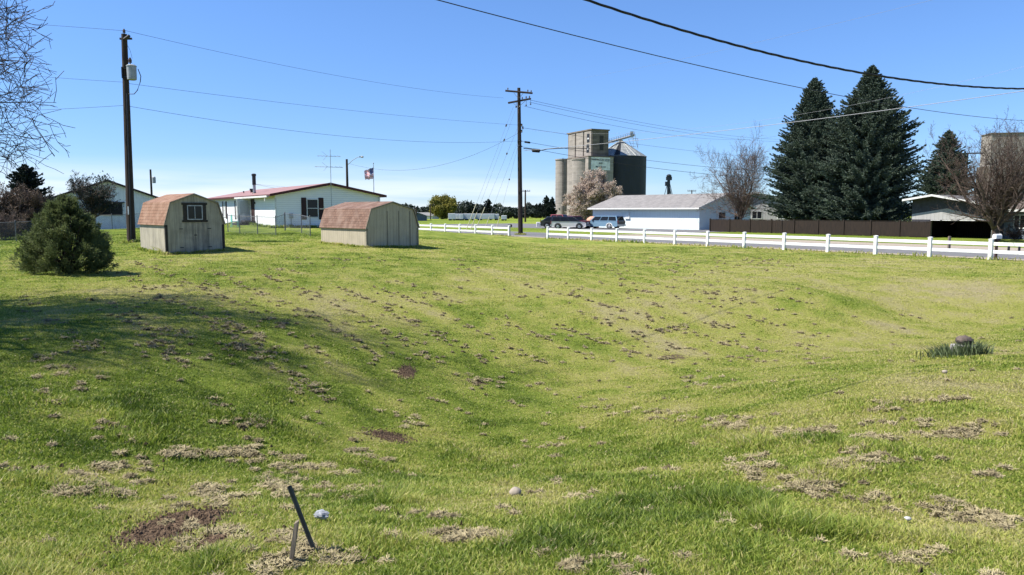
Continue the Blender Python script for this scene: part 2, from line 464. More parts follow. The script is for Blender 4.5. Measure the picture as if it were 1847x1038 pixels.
def starmat():
    m, nt, b = newmat('flag_blue_stars')
    t = nt.nodes.new('ShaderNodeTexCoord'); v = N(nt, 'ShaderNodeTexVoronoi', Scale=11.0, Randomness=.15); nt.links.new(t.outputs['Object'], v.inputs['Vector'])
    nt.links.new(mixc(nt, mth(nt, 'LESS_THAN', v.outputs['Distance'], .30), (.03, .045, .16), (.75, .75, .75)), b.inputs['Base Color']); b.inputs['Roughness'].default_value = .7
    return m
M = dict(
    white=mat('white_vinyl', (.74, .745, .74), (.60, .61, .58), 3, .45),
    wtrim=mat('white_trim', (.72, .72, .70), (.5, .5, .47), 4, .6),
    wood_pole=mat('pole_wood', (.060, .042, .032), (.022, .016, .013), 4, .95, .5, stretch=(6, 6, .35)),
    dark=mat('dark_metal', (.025, .025, .028), (.012, .012, .014), 8, .5),
    black=mat('black_rubber', (.012, .012, .012), (.02, .02, .02), 8, .8),
    steel=mat('galvanised_steel', (.42, .43, .44), (.28, .29, .30), 9, .45, metal=.6),
    dullsteel=mat('dull_fence_steel', (.17, .175, .18), (.10, .105, .11), 9, .6, metal=.3),
    grey_paint=mat('grey_enamel', (.34, .36, .38), (.26, .28, .29), 5, .45),
    porcelain=mat('brown_porcelain', (.05, .025, .018), (.10, .09, .08), 8, .25),
    wire=mat('wire_jacket', (.012, .012, .013), (.025, .025, .026), 20, .6),
    alu=mat('bare_wire', (.30, .31, .33), (.2, .21, .22), 20, .5, metal=.3),
    guard=mat('guy_guard', (.62, .58, .40), (.5, .46, .30), 6, .6),
    glass=glassmat('window_glass'),
    blind=mat('window_blind', (.55, .56, .55), (.45, .46, .46), 10, .7),
    shutter=mat('dark_shutter', (.045, .016, .016), (.02, .01, .01), 9, .7),
    fascia=mat('maroon_fascia', (.10, .018, .018), (.05, .012, .012), 7, .6),
    redroof=mat('red_metal_roof', (.33, .185, .155), (.26, .14, .115), 2, .5),
    shedwall=siding_v('shed_plywood_siding', (.385, .345, .262), .205, .05, (.16, .145, .11), .7),
    shedwall2=siding_v('plain_shed_plywood_siding', (.405, .35, .255), .205, .05, (.22, .20, .15), .45),
    shedtrim=mat('brown_shed_trim', (.045, .038, .03), (.02, .018, .015), 9, .8),
    tantrim=mat('tan_shed_trim', (.25, .225, .165), (.16, .145, .11), 9, .8),
    shingle1=shingles('red_shingles', (.27, .160, .108), (.20, .112, .075), (.35, .235, .17), .32, .15),
    shingle2=shingles('brown_shingles', (.22, .135, .10), (.14, .085, .065), (.28, .20, .16), .26, .13),
    greyshingle=shingles('grey_shingles', (.235, .225, .215), (.19, .18, .175), (.29, .275, .265), .6, .25),
    housewall=siding_h('white_lap_siding', (.78, .79, .80), .16),
    barnwall=siding_v('white_panel_siding', (.76, .77, .76), .41, .02, (.42, .44, .43), .5),
    hallwall=siding_v('white_board_siding', (.62, .70, .71), .30, .03, (.55, .58, .57), .4),
    garwall=siding_v('garage_siding', (.36, .35, .34), .36, .05, (.24, .23, .22), .4),
    slate=siding_h('blue_grey_siding', (.15, .185, .22), .2, (.12, .14, .16)),
    brownfence=mat('brown_fence_boards', (.030, .019, .013), (.013, .009, .007), 3, .9, .3, stretch=(8, 8, .5)),
    asphalt=mat('asphalt', (.17, .17, .17), (.12, .12, .125), 2, .95, .2, spec=.1),
    gravel=mat('tan_gravel', (.34, .29, .24), (.26, .225, .18), 6, 1, .4, spec=.1),
    concrete=mat('concrete', (.305, .272, .240), (.20, .178, .158), .55, .95, .2, stretch=(1, 1, 2.2), detail=8, lo=.40, hi=.62, pour=True),
    concrete_dark=mat('stained_shaded_concrete', (.20, .163, .133), (.10, .082, .068), .4, .95, .2, stretch=(1, 1, 2.5), detail=8, lo=.38, hi=.62, pour=True),  # darker copy of the concrete; the headhouse's shaded side is put into its colour
    binwall=mat('dark_steel_bin', (.035, .040, .055), (.025, .028, .04), 1, .5, metal=.3),
    binroof=mat('bin_roof_steel', (.33, .34, .33), (.20, .21, .195), 1.5, .45, metal=.25),
    signwhite=mat('sign_white_paint', (.80, .80, .78), (.55, .55, .53), .9, .8, detail=8),
    signblack=mat('sign_letter_paint', (.03, .035, .06), (.07, .08, .10), 1.5, .8),
    bark=mat('grey_bark', (.085, .066, .052), (.04, .03, .025), 5, .95, .4, stretch=(3, 3, .6)),
    barkbrown=mat('brown_bark', (.12, .072, .048), (.05, .03, .022), 4, .95, .4),
    barkred=mat('red_brown_bark', (.115, .082, .064), (.055, .04, .032), 4, .95, .4),
    barkpale=mat('pale_twig_bark', (.16, .115, .09), (.09, .065, .05), 4, .95),
    barkdark=mat('dark_bark', (.04, .03, .026), (.02, .016, .014), 5, .95),
    spruce=leafmat('spruce_needles', (.125, .165, .122), (.060, .086, .060), .5, .06),
    spruce2=leafmat('dark_spruce_needles', (.035, .052, .040), (.018, .028, .02), .5, .05),
    farleaf=leafmat('far_conifer_needles', (.030, .045, .034), (.016, .024, .018), .25, .05),
    juniper=leafmat('juniper_sprays', (.165, .20, .078), (.085, .112, .042), 1.6, .35),
    budleaf=leafmat('yellow_spring_leaves', (.30, .27, .06), (.17, .17, .04), .8, .35),
    blossom=leafmat('pale_pink_buds', (.60, .49, .40), (.44, .35, .28), .7, .3),
    bud=leafmat('brown_buds', (.17, .12, .085), (.10, .07, .052), 1.0, .2),
    iris=leafmat('grey_green_blades', (.16, .205, .095), (.085, .115, .05), 3, .25),
    rock=mat('brown_rock', (.13, .10, .082), (.055, .043, .036), 7, .9, .6),
    block=mat('concrete_block', (.30, .29, .27), (.20, .19, .18), 12, .95, .3),
    stake=mat('weathered_stake', (.20, .165, .12), (.10, .08, .06), 12, .9, .3, stretch=(5, 5, .5)),
    pipe=mat('dull_pipe', (.075, .085, .10), (.045, .05, .06), 18, .42, metal=.4),
    plastic=mat('white_plastic', (.75, .76, .78), (.55, .56, .58), 9, .4),
    clip=mat('dry_clippings', (.37, .315, .185), (.17, .14, .08), 9, 1, .3, spec=.05),
    clod=mat('dark_thatch', (.105, .086, .042), (.045, .038, .02), 30, 1, .6, spec=.05),
    soil=mat('loose_soil', (.155, .108, .070), (.07, .048, .032), 30, 1, .6, spec=.05),
    trailer=mat('white_trailer_skin', (.62, .63, .65), (.50, .51, .54), .8, .5),
    bluehouse=mat('slate_blue_wall', (.10, .13, .17), (.08, .10, .13), 2, .8),
    blueroof=mat('blue_grey_roof', (.22, .27, .33), (.16, .2, .25), 2, .7),
    tan=mat('tan_tarp', (.55, .30, .20), (.42, .22, .15), 3, .7),
    turq=mat('turquoise_plastic', (.15, .55, .48), (.12, .45, .4), 5, .5),
    flagred=mat('flag_red', (.50, .03, .04), (.42, .03, .04), 5, .7),
    flagwhite=mat('flag_white', (.78, .78, .78), (.7, .7, .7), 5, .7),
    flagblue=starmat(),
    lens=mat('red_lens', (.25, .02, .02), (.2, .02, .02), 5, .3),
    clear=mat('clear_lens', (.6, .6, .6), (.5, .5, .5), 5, .15),
)

# ------------------------------------------------------------------ ground, road
def axis(a, lo, hi, n):
    u = np.linspace(math.asinh(lo / a), math.asinh(hi / a), n); return a * np.sinh(u)
DRY, SOIL = [], []                      # worn and bare spots, seen at these pixels: cx, cy, rx, ry, amount
for e in [(1200,640,60,22,.5),(1160,600,40,12,.3),(1060,700,50,10,.4),(1210,745,90,10,.55),(170,860,75,28,.45),(430,825,60,9,.5),(560,850,60,12,.45),
          (330,905,120,38,.30),(1650,930,210,90,.33),(1450,860,140,26,.32),(1700,700,140,22,.22),(860,972,70,14,.6),(1740,520,120,18,.35),
          (1240,520,170,26,.16),(530,760,40,7,.4),(1000,900,40,24,.25),(700,790,50,12,.42),(1400,780,130,14,.42),(1700,786,80,8,.4),(1500,840,60,12,.4),(1780,760,90,18,.3),
          (620,545,260,26,.16),(1150,690,330,60,.20),(1600,620,280,60,.16),(1000,580,240,40,.14),(1010,530,130,16,.2)]:
    DRY.append(e)
for e in [(322,945,62,30,1.0),(700,788,34,7,.75),(388,975,22,11,.9),(733,672,14,9,.9),(860,690,26,5,.5),(1100,885,22,8,.3),(1215,645,34,9,.45)]:
    SOIL.append(e)
def to_world(L):
    out = []
    for cx, cy, rx, ry, a in L:
        c, e, n, f = hits([(cx, cy), (cx+rx, cy), (cx, cy+ry), (cx, cy-ry)])
        out.append((c[0], c[1], abs(e[0]-c[0]), max(.5*abs(f[1]-n[1]), .1), a))
    return out
DRYW, SOILW = to_world(DRY), to_world(SOIL)
def spots(x, y, L):
    t = np.zeros_like(x)
    for cx, cy, rx, ry, a in L:
        d = ((x-cx)/rx)**2 + ((y-cy)/ry)**2
        t = np.maximum(t, a*np.exp(-d*.9))
    return t
def soilness(x, y): return spots(x, y, SOILW)
def dryness(x, y):
    d = .42 + (fbm(x*.22, y*.22, 31, 3)-.5)*.55 + (fbm(x*1.1, y*1.1, 41, 3)-.5)*.50 + (fbm((x+y*.5)*1.6, (y-x*.5)*.35, 47, 2)-.5)*.28 + (fbm(x*3.7, y*3.7, 53, 2)-.5)*.34
    d = d + .055*np.sin(2*math.pi*(perp(x, y)/1.25+.5*fbm(x*.12, y*.12, 91, 2)))*sstep(3, 8, y)
    far = sstep(11, 24, y) * sstep(-34, -10, x)
    d = d + .13*far + spots(x, y, DRYW) + .06*sstep(0, 8, x)
    d = d - .035*sstep(10, 6, y)*sstep(4, -1, x)
    d = d - .16*sstep(-8, -24, x)*sstep(16, 26, y) - .08*sstep(36, 50, y)
    return d

xs = axis(5.0, -2600, 2600, 620); ys = np.concatenate([axis(5.0, -60, 0, 60)[:-1], axis(6.0, 0, 4200, 560)])
GX, GY = np.meshgrid(xs, ys)
gx, gy = GX.ravel(), GY.ravel()
b = MB()
W_, H_ = len(xs), len(ys)
ii = (np.arange(H_-1)[:, None]*W_ + np.arange(W_-1)[None]).ravel()
b.add(np.c_[gx, gy, gz(gx, gy)], np.c_[ii, ii+1, ii+1+W_, ii+W_])
b.att['dry'] = np.where(perp(gx, gy) < 1, dryness(gx, gy), .30+(fbm(gx*.05, gy*.05, 3, 3)-.5)*.5)
b.att['soil'] = soilness(gx, gy)
ground = kind(b.build('lawn', ground_mat(), smooth=True), 'structure')

def strip(name, q0, q1, s0, s1, z, m, n=60):
    b = MB(); o = FA
    t = np.linspace(s0, s1, n); w = MB()
    L = [(o + FU*a + FN*(q0 + .25*(fbm(np.array([a*.5]), np.array([q0]), 7, 2)[0]-.5))) for a in t]
    Rr = [(o + FU*a + FN*(q1 + .35*(fbm(np.array([a*.4]), np.array([q1]), 8, 2)[0]-.5))) for a in t]
    v = [(*p, z) for p in L] + [(*p, z) for p in Rr]
    b.add(v, [(i, i+1, n+i+1, n+i) for i in range(n-1)])
    return kind(b.build(name, m), 'structure')
strip('gravel_shoulder', 0.7, 2.2, -400, 160, .006, M['gravel'], 220)
strip('road', 1.9, 11.0, -400, 160, .012, M['asphalt'], 160)
strip('gravel_verge', 10.8, 15.5, 20, 160, .006, M['gravel'], 120)
strip('driveway', 15.2, 31.5, 57, 63.5, .006, M['gravel'], 20)
strip('parking_lot', 24, 46, -45, 20, .006, M['asphalt'], 60)

# ------------------------------------------------------------------ buildings
def obox(side, b, u0, u1, z0, z1, d0, d1, m=0):
    if side == 'F': b.box((u0, -d1, z0), (u1, -d0, z1), m)
    else: b.box((-d1, u0, z0), (-d0, u1, z1), m)
def window(par, side, u0, u1, z0, z1, frame, pane, t=.05, mull=(1, 0), depth=.05):
    b = MB(); o = lambda *a: obox(side, b, *a)
    o(u0, u1, z0, z0+t, .003, depth); o(u0, u1, z1-t, z1, .003, depth)
    o(u0, u0+t, z0+t, z1-t, .003, depth); o(u1-t, u1, z0+t, z1-t, .003, depth)
    for i in range(mull[0]):
        c = u0+(u1-u0)*(i+1)/(mull[0]+1); o(c-t*.35, c+t*.35, z0+t, z1-t, .003, depth*.8)
    for i in range(mull[1]):
        c = z0+(z1-z0)*(i+1)/(mull[1]+1); o(u0+t, u1-t, c-t*.35, c+t*.35, .003, depth*.7)
    w = MB(); obox(side, w, u0+t*.5, u1-t*.5, z0+t*.5, z1-t*.5, .002, .02)
    wo = b.build('window', frame, par); w.build('pane', pane, wo)
    return wo
def gable(name, label, cat, loc, phi, W, L, hl, hr, ridge, xp=None, ove=.4, ovg=.35, wallm=None, roofm=None, fasm=None, th=.12, z0=0, group=None):
    """gable front at local y=0, ridge along local +y; x from 0 (left) to W"""
    xp = W/2 if xp is None else xp
    t = thing(name, label, cat, loc, phi, group)
    b = MB(); b.prism([(0, z0), (W, z0), (W, hr), (xp, ridge), (0, hl)], 0, L)
    b.build('wall', wallm, t, uv=True)
    sl, sr = (ridge-hl)/xp, (ridge-hr)/(W-xp)
    e = .02
    pl, pr = (-ove, hl-ove*sl+e), (W+ove, hr-ove*sr+e)
    r = MB(); r.prism([pl, (xp, ridge+e), pr, (pr[0], pr[1]+th), (xp, ridge+e+th), (pl[0], pl[1]+th)], -ovg, L+ovg)
    ro = r.build('roof', roofm, t, uv=True)
    if fasm:
        f = MB(); h = th+.10
        f.prism([(pl[0]-.03, pl[1]-.06), (xp, ridge-.06), (pr[0]+.03, pr[1]-.06), (pr[0]+.03, pr[1]+th+.02), (xp, ridge+th+.04), (pl[0]-.03, pl[1]+th+.02)], -ovg-.04, -ovg-.002)
        f.box((pl[0]-.035, -ovg, pl[1]-.05), (pl[0]-.003, L+ovg, pl[1]+th-.02))
        f.box((pr[0]+.003, -ovg, pr[1]-.05), (pr[0]+.035, L+ovg, pr[1]+th-.02))
        f.build('fascia', fasm, t)
    return t

# ---- two barn sheds
def barn(name, label, loc, phi, W, L, he, hb, inset, hr, wallm, roofm, trim, sink=.15):
    t = thing(name, label, 'shed', loc, phi)
    prof = [(0, -sink), (W, -sink), (W, he), (W-inset, hb), (W/2, hr), (inset, hb), (0, he)]
    b = MB(); b.prism(prof, 0, L); b.build('wall', wallm, t, uv=True)
    o = .07; k = .05
    outer = [(-o-.02, he-.06), (inset-.04, hb+k), (W/2, hr+k+.02), (W-inset+.04, hb+k), (W+o+.02, he-.06)]
    inner = [(W+.012, he-.03), (W-inset+.006, hb+.008), (W/2, hr+.01), (inset-.006, hb+.008), (-.012, he-.03)]
    r = MB(); r.prism(outer+inner, -.05, L+.05); r.build('roof', roofm, t, uv=True)
    f = MB()
    for ply in ([outer[0], outer[1], inner[3], inner[4]], [outer[1], outer[2], inner[2], inner[3]], [outer[2], outer[3], inner[1], inner[2]], [outer[3], outer[4], inner[0], inner[1]]):
        f.prism([(a*1.0, z-.012) for a, z in ply], -.075, -.053)
    f.build('rake_board', M['tantrim'], t)
    for x in (0, W):
        c = MB(); s = -1 if x == 0 else 1
        c.prism([(x-.085*s, -.026), (x+.026*s, -.026), (x+.026*s, .07), (x+.002*s, .07), (x+.002*s, -.002), (x-.085*s, -.002)], -sink, he-.05, 0, 'z')
        c.build('corner_board', trim, t)
    return t
phi1 = R(43)
s1 = barn('barn_shed', 'small tan barn shed with red shingles and a window in its stained gable',
          (-15.55, 33.5, .52), phi1, 2.63, 3.6, 1.40, 2.33, .26, 2.72, M['shedwall'], M['shingle1'], M['shedtrim'])
window(s1, 'F', .97, 1.66, 1.58, 2.24, M['steel'], M['glass'], .038, (1, 0), .055)
b = MB()
for (u0, u1, z0, z1) in ((.80, .96, 1.56, 2.27), (1.67, 1.83, 1.56, 2.27), (.74, 1.89, 2.255, 2.36), (.74, 1.89, 1.47, 1.565)):
    obox('F', b, u0, u1, z0, z1, .003, .04)
b.build('window_trim', M['shedtrim'], s1)
sdm = siding_v('stained_shed_door', (.36, .322, .25), .205, .05, (.10, .09, .075), .95)
for a_, c_ in ((.66, 1.30), (1.315, 1.97)):
    b = MB(); obox('F', b, a_, c_, .05, 1.44, .001, .012); b.build('door', sdm, s1, uv=True)
b = MB(); obox('F', b, 1.301, 1.314, .05, 2.68, .001, .008); b.build('door_seam', M['shedtrim'], s1)
for u_ in (.60, 1.87):
    for z_ in (.3, 1.15):
        b = MB(); obox('F', b, u_, u_+.16, z_, z_+.035, .013, .02); b.build('hinge', M['dark'], s1)
b = MB(); obox('F', b, 1.25, 1.37, .85, .90, .013, .022); b.build('hasp', M['dark'], s1)
s2 = barn('barn_shed', 'wider low tan barn shed with brown shingles and a windowless gable',
          (-7.41, 38.0, .60), phi1, 3.21, 4.67, 1.05, 1.97, .30, 2.33, M['shedwall2'], M['shingle2'], M['tantrim'])
seam = mat('faint_seam', (.20, .175, .13), None, 9)
for u in (1.25, 1.96, 2.68):
    b = MB(); obox('F', b, u, u+.03, .0, 1.9, .002, .016); b.build('door_seam', seam, s2)

# ---- white house with a red roof
phiH = R(33)
H = gable('mobile_home', 'long white house with low red metal roof, dark shutters and stove pipe, behind the sheds', 'house',
          (-17.75, 56.2, 1.22), phiH, 8.35, 24.0, 2.5, 2.5, 3.33, ove=.45, ovg=.35, wallm=M['housewall'], roofm=M['redroof'], fasm=M['fascia'], th=.1, z0=-.4)
def shutter(par, side, u0, u1, z0, z1):
    b = MB(); obox(side, b, u0, u1, z0, z1, .003, .035)
    for k in range(8):
        z = z0+.06+(z1-z0-.12)*k/8; obox(side, b, u0+.04, u1-.04, z, z+.05, .035, .05)
    return b.build('shutter', M['shutter'], par)
for u in (11.6, 16.6, 20.5):
    window(H, 'L', u, u+.95, .7, 2.1, M['wtrim'], M['blind'], .06, (0, 1))
    shutter(H, 'L', u-.44, u-.04, .55, 2.16); shutter(H, 'L', u+.99, u+1.39, .55, 2.16)
window(H, 'F', 2.36, 3.28, .77, 2.2, M['wtrim'], M['glass'], .06, (0, 1))
shutter(H, 'F', 1.95, 2.34, .62, 2.3); shutter(H, 'F', 3.3, 3.7, .62, 2.3)
b = MB(); obox('L', b, 6.1, 7.2, .28, 2.25, .003, .03); dr = b.build('doorway', M['shutter'], H)
b = MB()                                               # storm door standing open
b.box((-1.12, 7.23, .28), (-.04, 7.28, 2.25)); b.build('storm_door', M['wtrim'], H)
dd = [o for o in H.children if o.name.startswith('storm_door')][0]
b = MB(); b.box((-.9, 7.212, 1.1), (-.26, 7.228, 2.1)); b.build('door_glass', M['blind'], dd)
b = MB()
for i in range(3): b.box((-1.5+.32*i, 5.9, -.3), (-.04, 7.6, .30+.1*i))
b.build('step', mat('dark_lattice', (.035, .032, .034), (.02, .02, .02), 20, .9), H)
b = MB(); b.box((-.64, .0, 2.30), (-.49, 10.3, 2.43)); b.box((-.60, .7, 2.0), (-.55, .78, 2.31)); b.build('gutter', M['wtrim'], H)
b = MB(); b.lathe([(.07, 0), (.07, .18)], (-.1, 5.75, 1.85), 10); b.build('wall_lamp', M['dark'], H)
sp = MB(); px_, py_ = .95, 9.8; zb = 2.5+(3.33-2.5)*px_/4.18
sp.lathe([(.13, zb-.1), (.13, zb+.85)], (px_, py_, 0), 12, 0); sp.lathe([(.16, zb+.84), (.16, zb+1.6), (.2, zb+1.61), (.2, zb+1.75), (.12, zb+1.8)], (px_, py_, 0), 12, 1)
sp.lathe([(.28, zb-.05), (.15, zb+.18)], (px_, py_, 0), 12, 1); sp.build('stove_pipe', [M['steel'], M['dark']], H)
sp = MB(); sp.segs([(px_, py_, zb+.9, 3.2, 7.6, 3.3, .012, .012), (px_, py_, zb+.9, 3.0, 10.8, 3.3, .012, .012)]); sp.build('pipe_brace', M['steel'], H)
for (x, y, r_, h_) in ((1.9, 14.5, .2, .4), (1.6, 12.6, .07, .22), (1.9, 17.6, .07, .25)):
    zr = 2.5+(3.33-2.5)*x/4.18+.1; v = MB(); v.lathe([(r_*.7, 0), (r_*.7, h_*.6), (r_, h_*.62), (r_, h_)], (x, y, zr-.05), 10); v.build('roof_vent', M['dark'], H)
b = MB(); b.box((1.0, -.12, .72), (1.28, -.003, 1.1)); b.lathe([(.11, 0), (.11, .06)], (1.14, -.13, .86), 10); b.box((1.11, -.06, -.2), (1.17, -.003, .72)); b.build('electric_meter', M['grey_paint'], H)
b = MB(); b.box((8.27, -.12, -.1), (8.37, -.02, 2.35)); b.build('downspout', M['wtrim'], H)
b = MB(); b.prism([(-.03, -.03), (.07, -.03), (.07, -.003), (-.003, -.003), (-.003, .07), (-.03, .07)], -.3, 2.25, 0, 'z'); b.build('corner_trim', M['wtrim'], H)

# TV antenna on a mast against the gable
hx = math.cos(phiH); hy = math.sin(phiH)
ax, ay = -17.75+hx*4.18+.45*hy, 56.2+hy*4.18-.45*hx
T = thing('tv_antenna', 'tall television aerial mast with two tiers of rods on the white gable', 'aerial', (ax, ay, 1.2))
zt = P(597, 270, ay).z-1.2
b = MB(); b.tube([(0, 0, .9), (0, 0, zt)], .022, 8); b.build('mast', M['steel'], T)
for zz, w in ((P(597, 281.5, ay).z-1.2, .95), (P(597, 301, ay).z-1.2, 1.15)):
    b = MB(); b.tube([(-w, -.1, zz), (w*.8, .1, zz-.06)], .016, 6)
    for k in range(7):
        xx = -w+1.7*w*k/6; l = .32+.05*k; b.tube([(xx, -l, zz-.02), (xx, l, zz-.02)], .008, 5)
    b.tube([(-.25, 0, zz), (-.6, -.2, zz+.32)], .010, 5); b.tube([(-.25, 0, zz), (-.6, .2, zz-.32)], .010, 5)
    b.build('antenna_boom', M['steel'], T)

# flag and street lamp beyond the house
fp = P(675, 381, 80); ft = P(675, 296, 80).z; fb = 0.6
T = thing('flag_pole', 'thin flagpole flying a flag beyond the right end of the white house', 'flagpole', (fp.x, fp.y, fb))
b = MB(); b.tube([(0, 0, 0), (0, 0, ft-fb)], [.05, .028], 10); b.lathe([(.02, 0), (.07, .05), (.07, .09), (.02, .14)], (0, 0, ft-fb), 10); b.build('pole', M['steel'], T)
n, mW, mH = 26, 1.25, 1.6
b = MB(); z1 = P(675, 302, 80).z-fb
def flagpt(u, v):                       # u along the fly, v down the hoist; hangs in folds
    return (-.03-u*mW*(.78-.10*v), .12*math.sin(u*9+v*2.2)*u**.5+.05*math.sin(v*7), z1-v*mH*(.72)-u*.55*(1-.4*v)+.2*u*u-.03*math.sin(u*14))
nu, nv = 20, 13
vv = [flagpt(i/nu, j/nv) for i in range(nu+1) for j in range(nv+1)]
for i in range(nu):
    for j in range(nv):
        k = i*(nv+1)+j; col = 2 if (i < 8 and j < 7) else (0 if j % 2 == 0 else 1)
        b.f.append((np.array([[k, k+1, k+nv+2, k+nv+1]]), col))
b.v.append(np.array(vv)); b.n = len(vv)
fl = b.build('flag', [M['flagred'], M['flagwhite'], M['flagblue']], None, smooth=True)
fl.location = (fp.x, fp.y, fb); tag(fl, 'red and white striped flag with blue corner, hanging from the flagpole', 'flag')
lp = P(627.5, 381, 92)
T = thing('street_lamp', 'dark street lamp with angled arm rising behind the white house', 'street lamp', (lp.x, lp.y, .2))
zt = P(627.5, 287.5, 92).z-.2
b = MB(); b.tube([(0, 0, 0), (0, 0, zt)], [.19, .13], 10); b.build('pole', M['wood_pole'], T)
p2 = P(645, 284, 91.2)-Vector((lp.x, lp.y, .2)); p1 = Vector((0, 0, P(629, 299, 92).z-.2))
b = MB(); b.tube([p1, p1.lerp(p2, .55)+Vector((0, 0, .1)), p2, p2+Vector((.25, 0, .03))], .035, 8); b.build('arm', M['steel'], T)
b = MB(); b.lathe([(.03, .14), (.12, .12), (.2, .03), (.17, -.05), (.05, -.1)][::-1], (p2.x+.55, p2.y, p2.z+.02), 12); b.box((p2.x+.2, p2.y-.1, p2.z-.02), (p2.x+.5, p2.y+.1, p2.z+.1)); b.build('lamp_head', M['grey_paint'], T)

# ---- white shop building far left
B = gable('shop_building', 'plain white building with shallow gable and wide dark window, left of the transformer pole', 'building',
          (-41.1, 66.0, .6), R(27), 8.77, 14, 2.8, 3.15, 4.6, xp=4.9, ove=.35, ovg=.3, wallm=M['barnwall'], roofm=M['shedtrim'], fasm=mat('brown_fascia', (.05, .033, .028), None, 6), th=.1, z0=-.3)
window(B, 'F', 4.03, 6.0, 1.5, 2.6, M['shedtrim'], M['glass'], .12, (1, 0), .07)
b = MB(); obox('F', b, 3.85, 6.2, 2.61, 2.72, .003, .09); b.build('lintel', M['shedtrim'], B)

# ---- long white hall beyond the road
x0, y0 = line_at(1260, 28.4*1.25)
back = np.array((-.62, .785)); back /= np.linalg.norm(back)
ph = math.atan2(-back[0], back[1])
B = gable('white_hall', 'long white single storey hall with grey shingle roof beyond the road', 'building',
          (x0, y0, 0), ph, 11.5, 20.0, 2.98, 2.98, 4.75, ove=.72, ovg=.4, wallm=M['hallwall'], roofm=M['greyshingle'], fasm=M['wtrim'], th=.16, z0=-.2)
b = MB(); b.box((-.18, 12.3, 1.35), (-.003, 13.2, 1.62)); b.box((-.12, 12.4, 1.62), (-.003, 12.46, 2.3)); b.build('wall_box', M['wtrim'], B)
window(B, 'F', 7.6, 9.0, 1.1, 2.2, M['wtrim'], M['glass'], .07)
b = MB(); obox('F', b, 4.2, 5.6, 1.5, 2.3, .003, .03); b.build('vent_panel', M['shutter'], B)
b = MB(); obox('F', b, 3.4, 4.3, 0, 1.1, .05, .75); b.build('heat_pump', M['dark'], B)

# ---- house half hidden behind the bare street tree
hx0, hy0 = line_at(1312, 46)
B = gable('tan_roofed_house', 'house with pale tan roof behind the round bare tree and brown fence', 'house',
          (hx0-1, hy0+6, 0), ph-R(60), 13, 9, 3.3, 3.3, 5.2, ove=.5, ovg=.5, wallm=M['garwall'], roofm=mat('tan_roof', (.40, .33, .28), (.32, .26, .22), 3), fasm=M['wtrim'], th=.14, z0=-.2)
for u in (2.2, 6.0, 9.6): window(B, 'F', u, u+1.5, 1.3, 2.5, M['wtrim'], M['glass'], .08)

# ---- garage house on the right
q = 31.0
gx1, gy1 = line_at(1684, q)
ang = math.atan2(FU[1], FU[0])
Wg, Rg = 7.4, 2.2
gx0, gy0 = gx1-FU[0]*Rg, gy1-FU[1]*Rg
T = thing('garage_house', 'low grey garage with wide white edged gable and dark open bay, by the brown fence', 'garage', (gx0, gy0, 0), ang)
he, hr_, hl_ = 2.88, 3.86, 3.54
zo = 1.62
oL, oR = Rg-.35, Rg+5.0-.1
b = MB()
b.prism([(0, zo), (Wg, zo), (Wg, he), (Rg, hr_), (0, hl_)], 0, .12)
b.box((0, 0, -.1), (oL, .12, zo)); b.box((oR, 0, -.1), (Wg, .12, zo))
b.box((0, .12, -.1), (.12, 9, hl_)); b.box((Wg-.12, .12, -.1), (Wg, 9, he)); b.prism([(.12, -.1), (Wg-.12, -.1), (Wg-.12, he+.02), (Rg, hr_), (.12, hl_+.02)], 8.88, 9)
b.build('wall', mat('dark_gable_wall', (.060, .060, .066), (.035, .035, .04), 3), T, uv=True)
b = MB(); b.prism([(.05, zo+.07), (Wg-.25, zo+.07), (Wg-.25, zo+.12), (Rg+1.0, zo+1.12), (.05, zo+.58)], -.045, -.003); b.build('pale_gable_triangle', M['garwall'], T, uv=True)  # pale triangle set just proud of the darker gable wall
r = MB(); sl = (hr_-he)/(Wg-Rg); ov = .5
r.prism([(-ov, hl_-ov*sl+.02), (Rg, hr_+.02), (Wg+ov, he-ov*sl+.02), (Wg+ov, he-ov*sl+.15), (Rg, hr_+.15), (-ov, hl_-ov*sl+.15)], -.95, 9.4)
r.build('roof', mat('dark_grey_roof', (.12, .115, .11), (.08, .075, .07), 4, .95), T, uv=True)
r = MB(); r.prism([(-ov, hl_-ov*sl-.02), (Rg, hr_-.0), (Wg+ov, he-ov*sl-.02), (Wg+ov, he-ov*sl+.17), (Rg, hr_+.18), (-ov, hl_-ov*sl+.17)], -1.0, -.952)
r.build('fascia', M['wtrim'], T)
b = MB()
for k in range(26):
    xx = oL+.02+(oR-oL-.04)*k/26; b.box((xx, 5.2, 0), (xx+.17, 5.24, 1.75))
b.build('inner_boards', M['brownfence'], T)
b = MB(); b.box((oL-.06, -.04, 0), (oL+.06, -.003, zo)); b.box((oR-.06, -.04, 0), (oR+.06, -.003, zo)); b.box((oL-.06, -.04, zo-.01), (oR+.06, -.003, zo+.05)); b.build('bay_trim', M['wtrim'], T)
for u in (oL+.9, oL+2.4, oL+3.9):
    b = MB(); b.lathe([(.05, -.1), (.1, -.04), (.1, .02), (.04, .04)], (u, -.08, zo-.0), 10); b.build('bay_lamp', M['dark'], T)
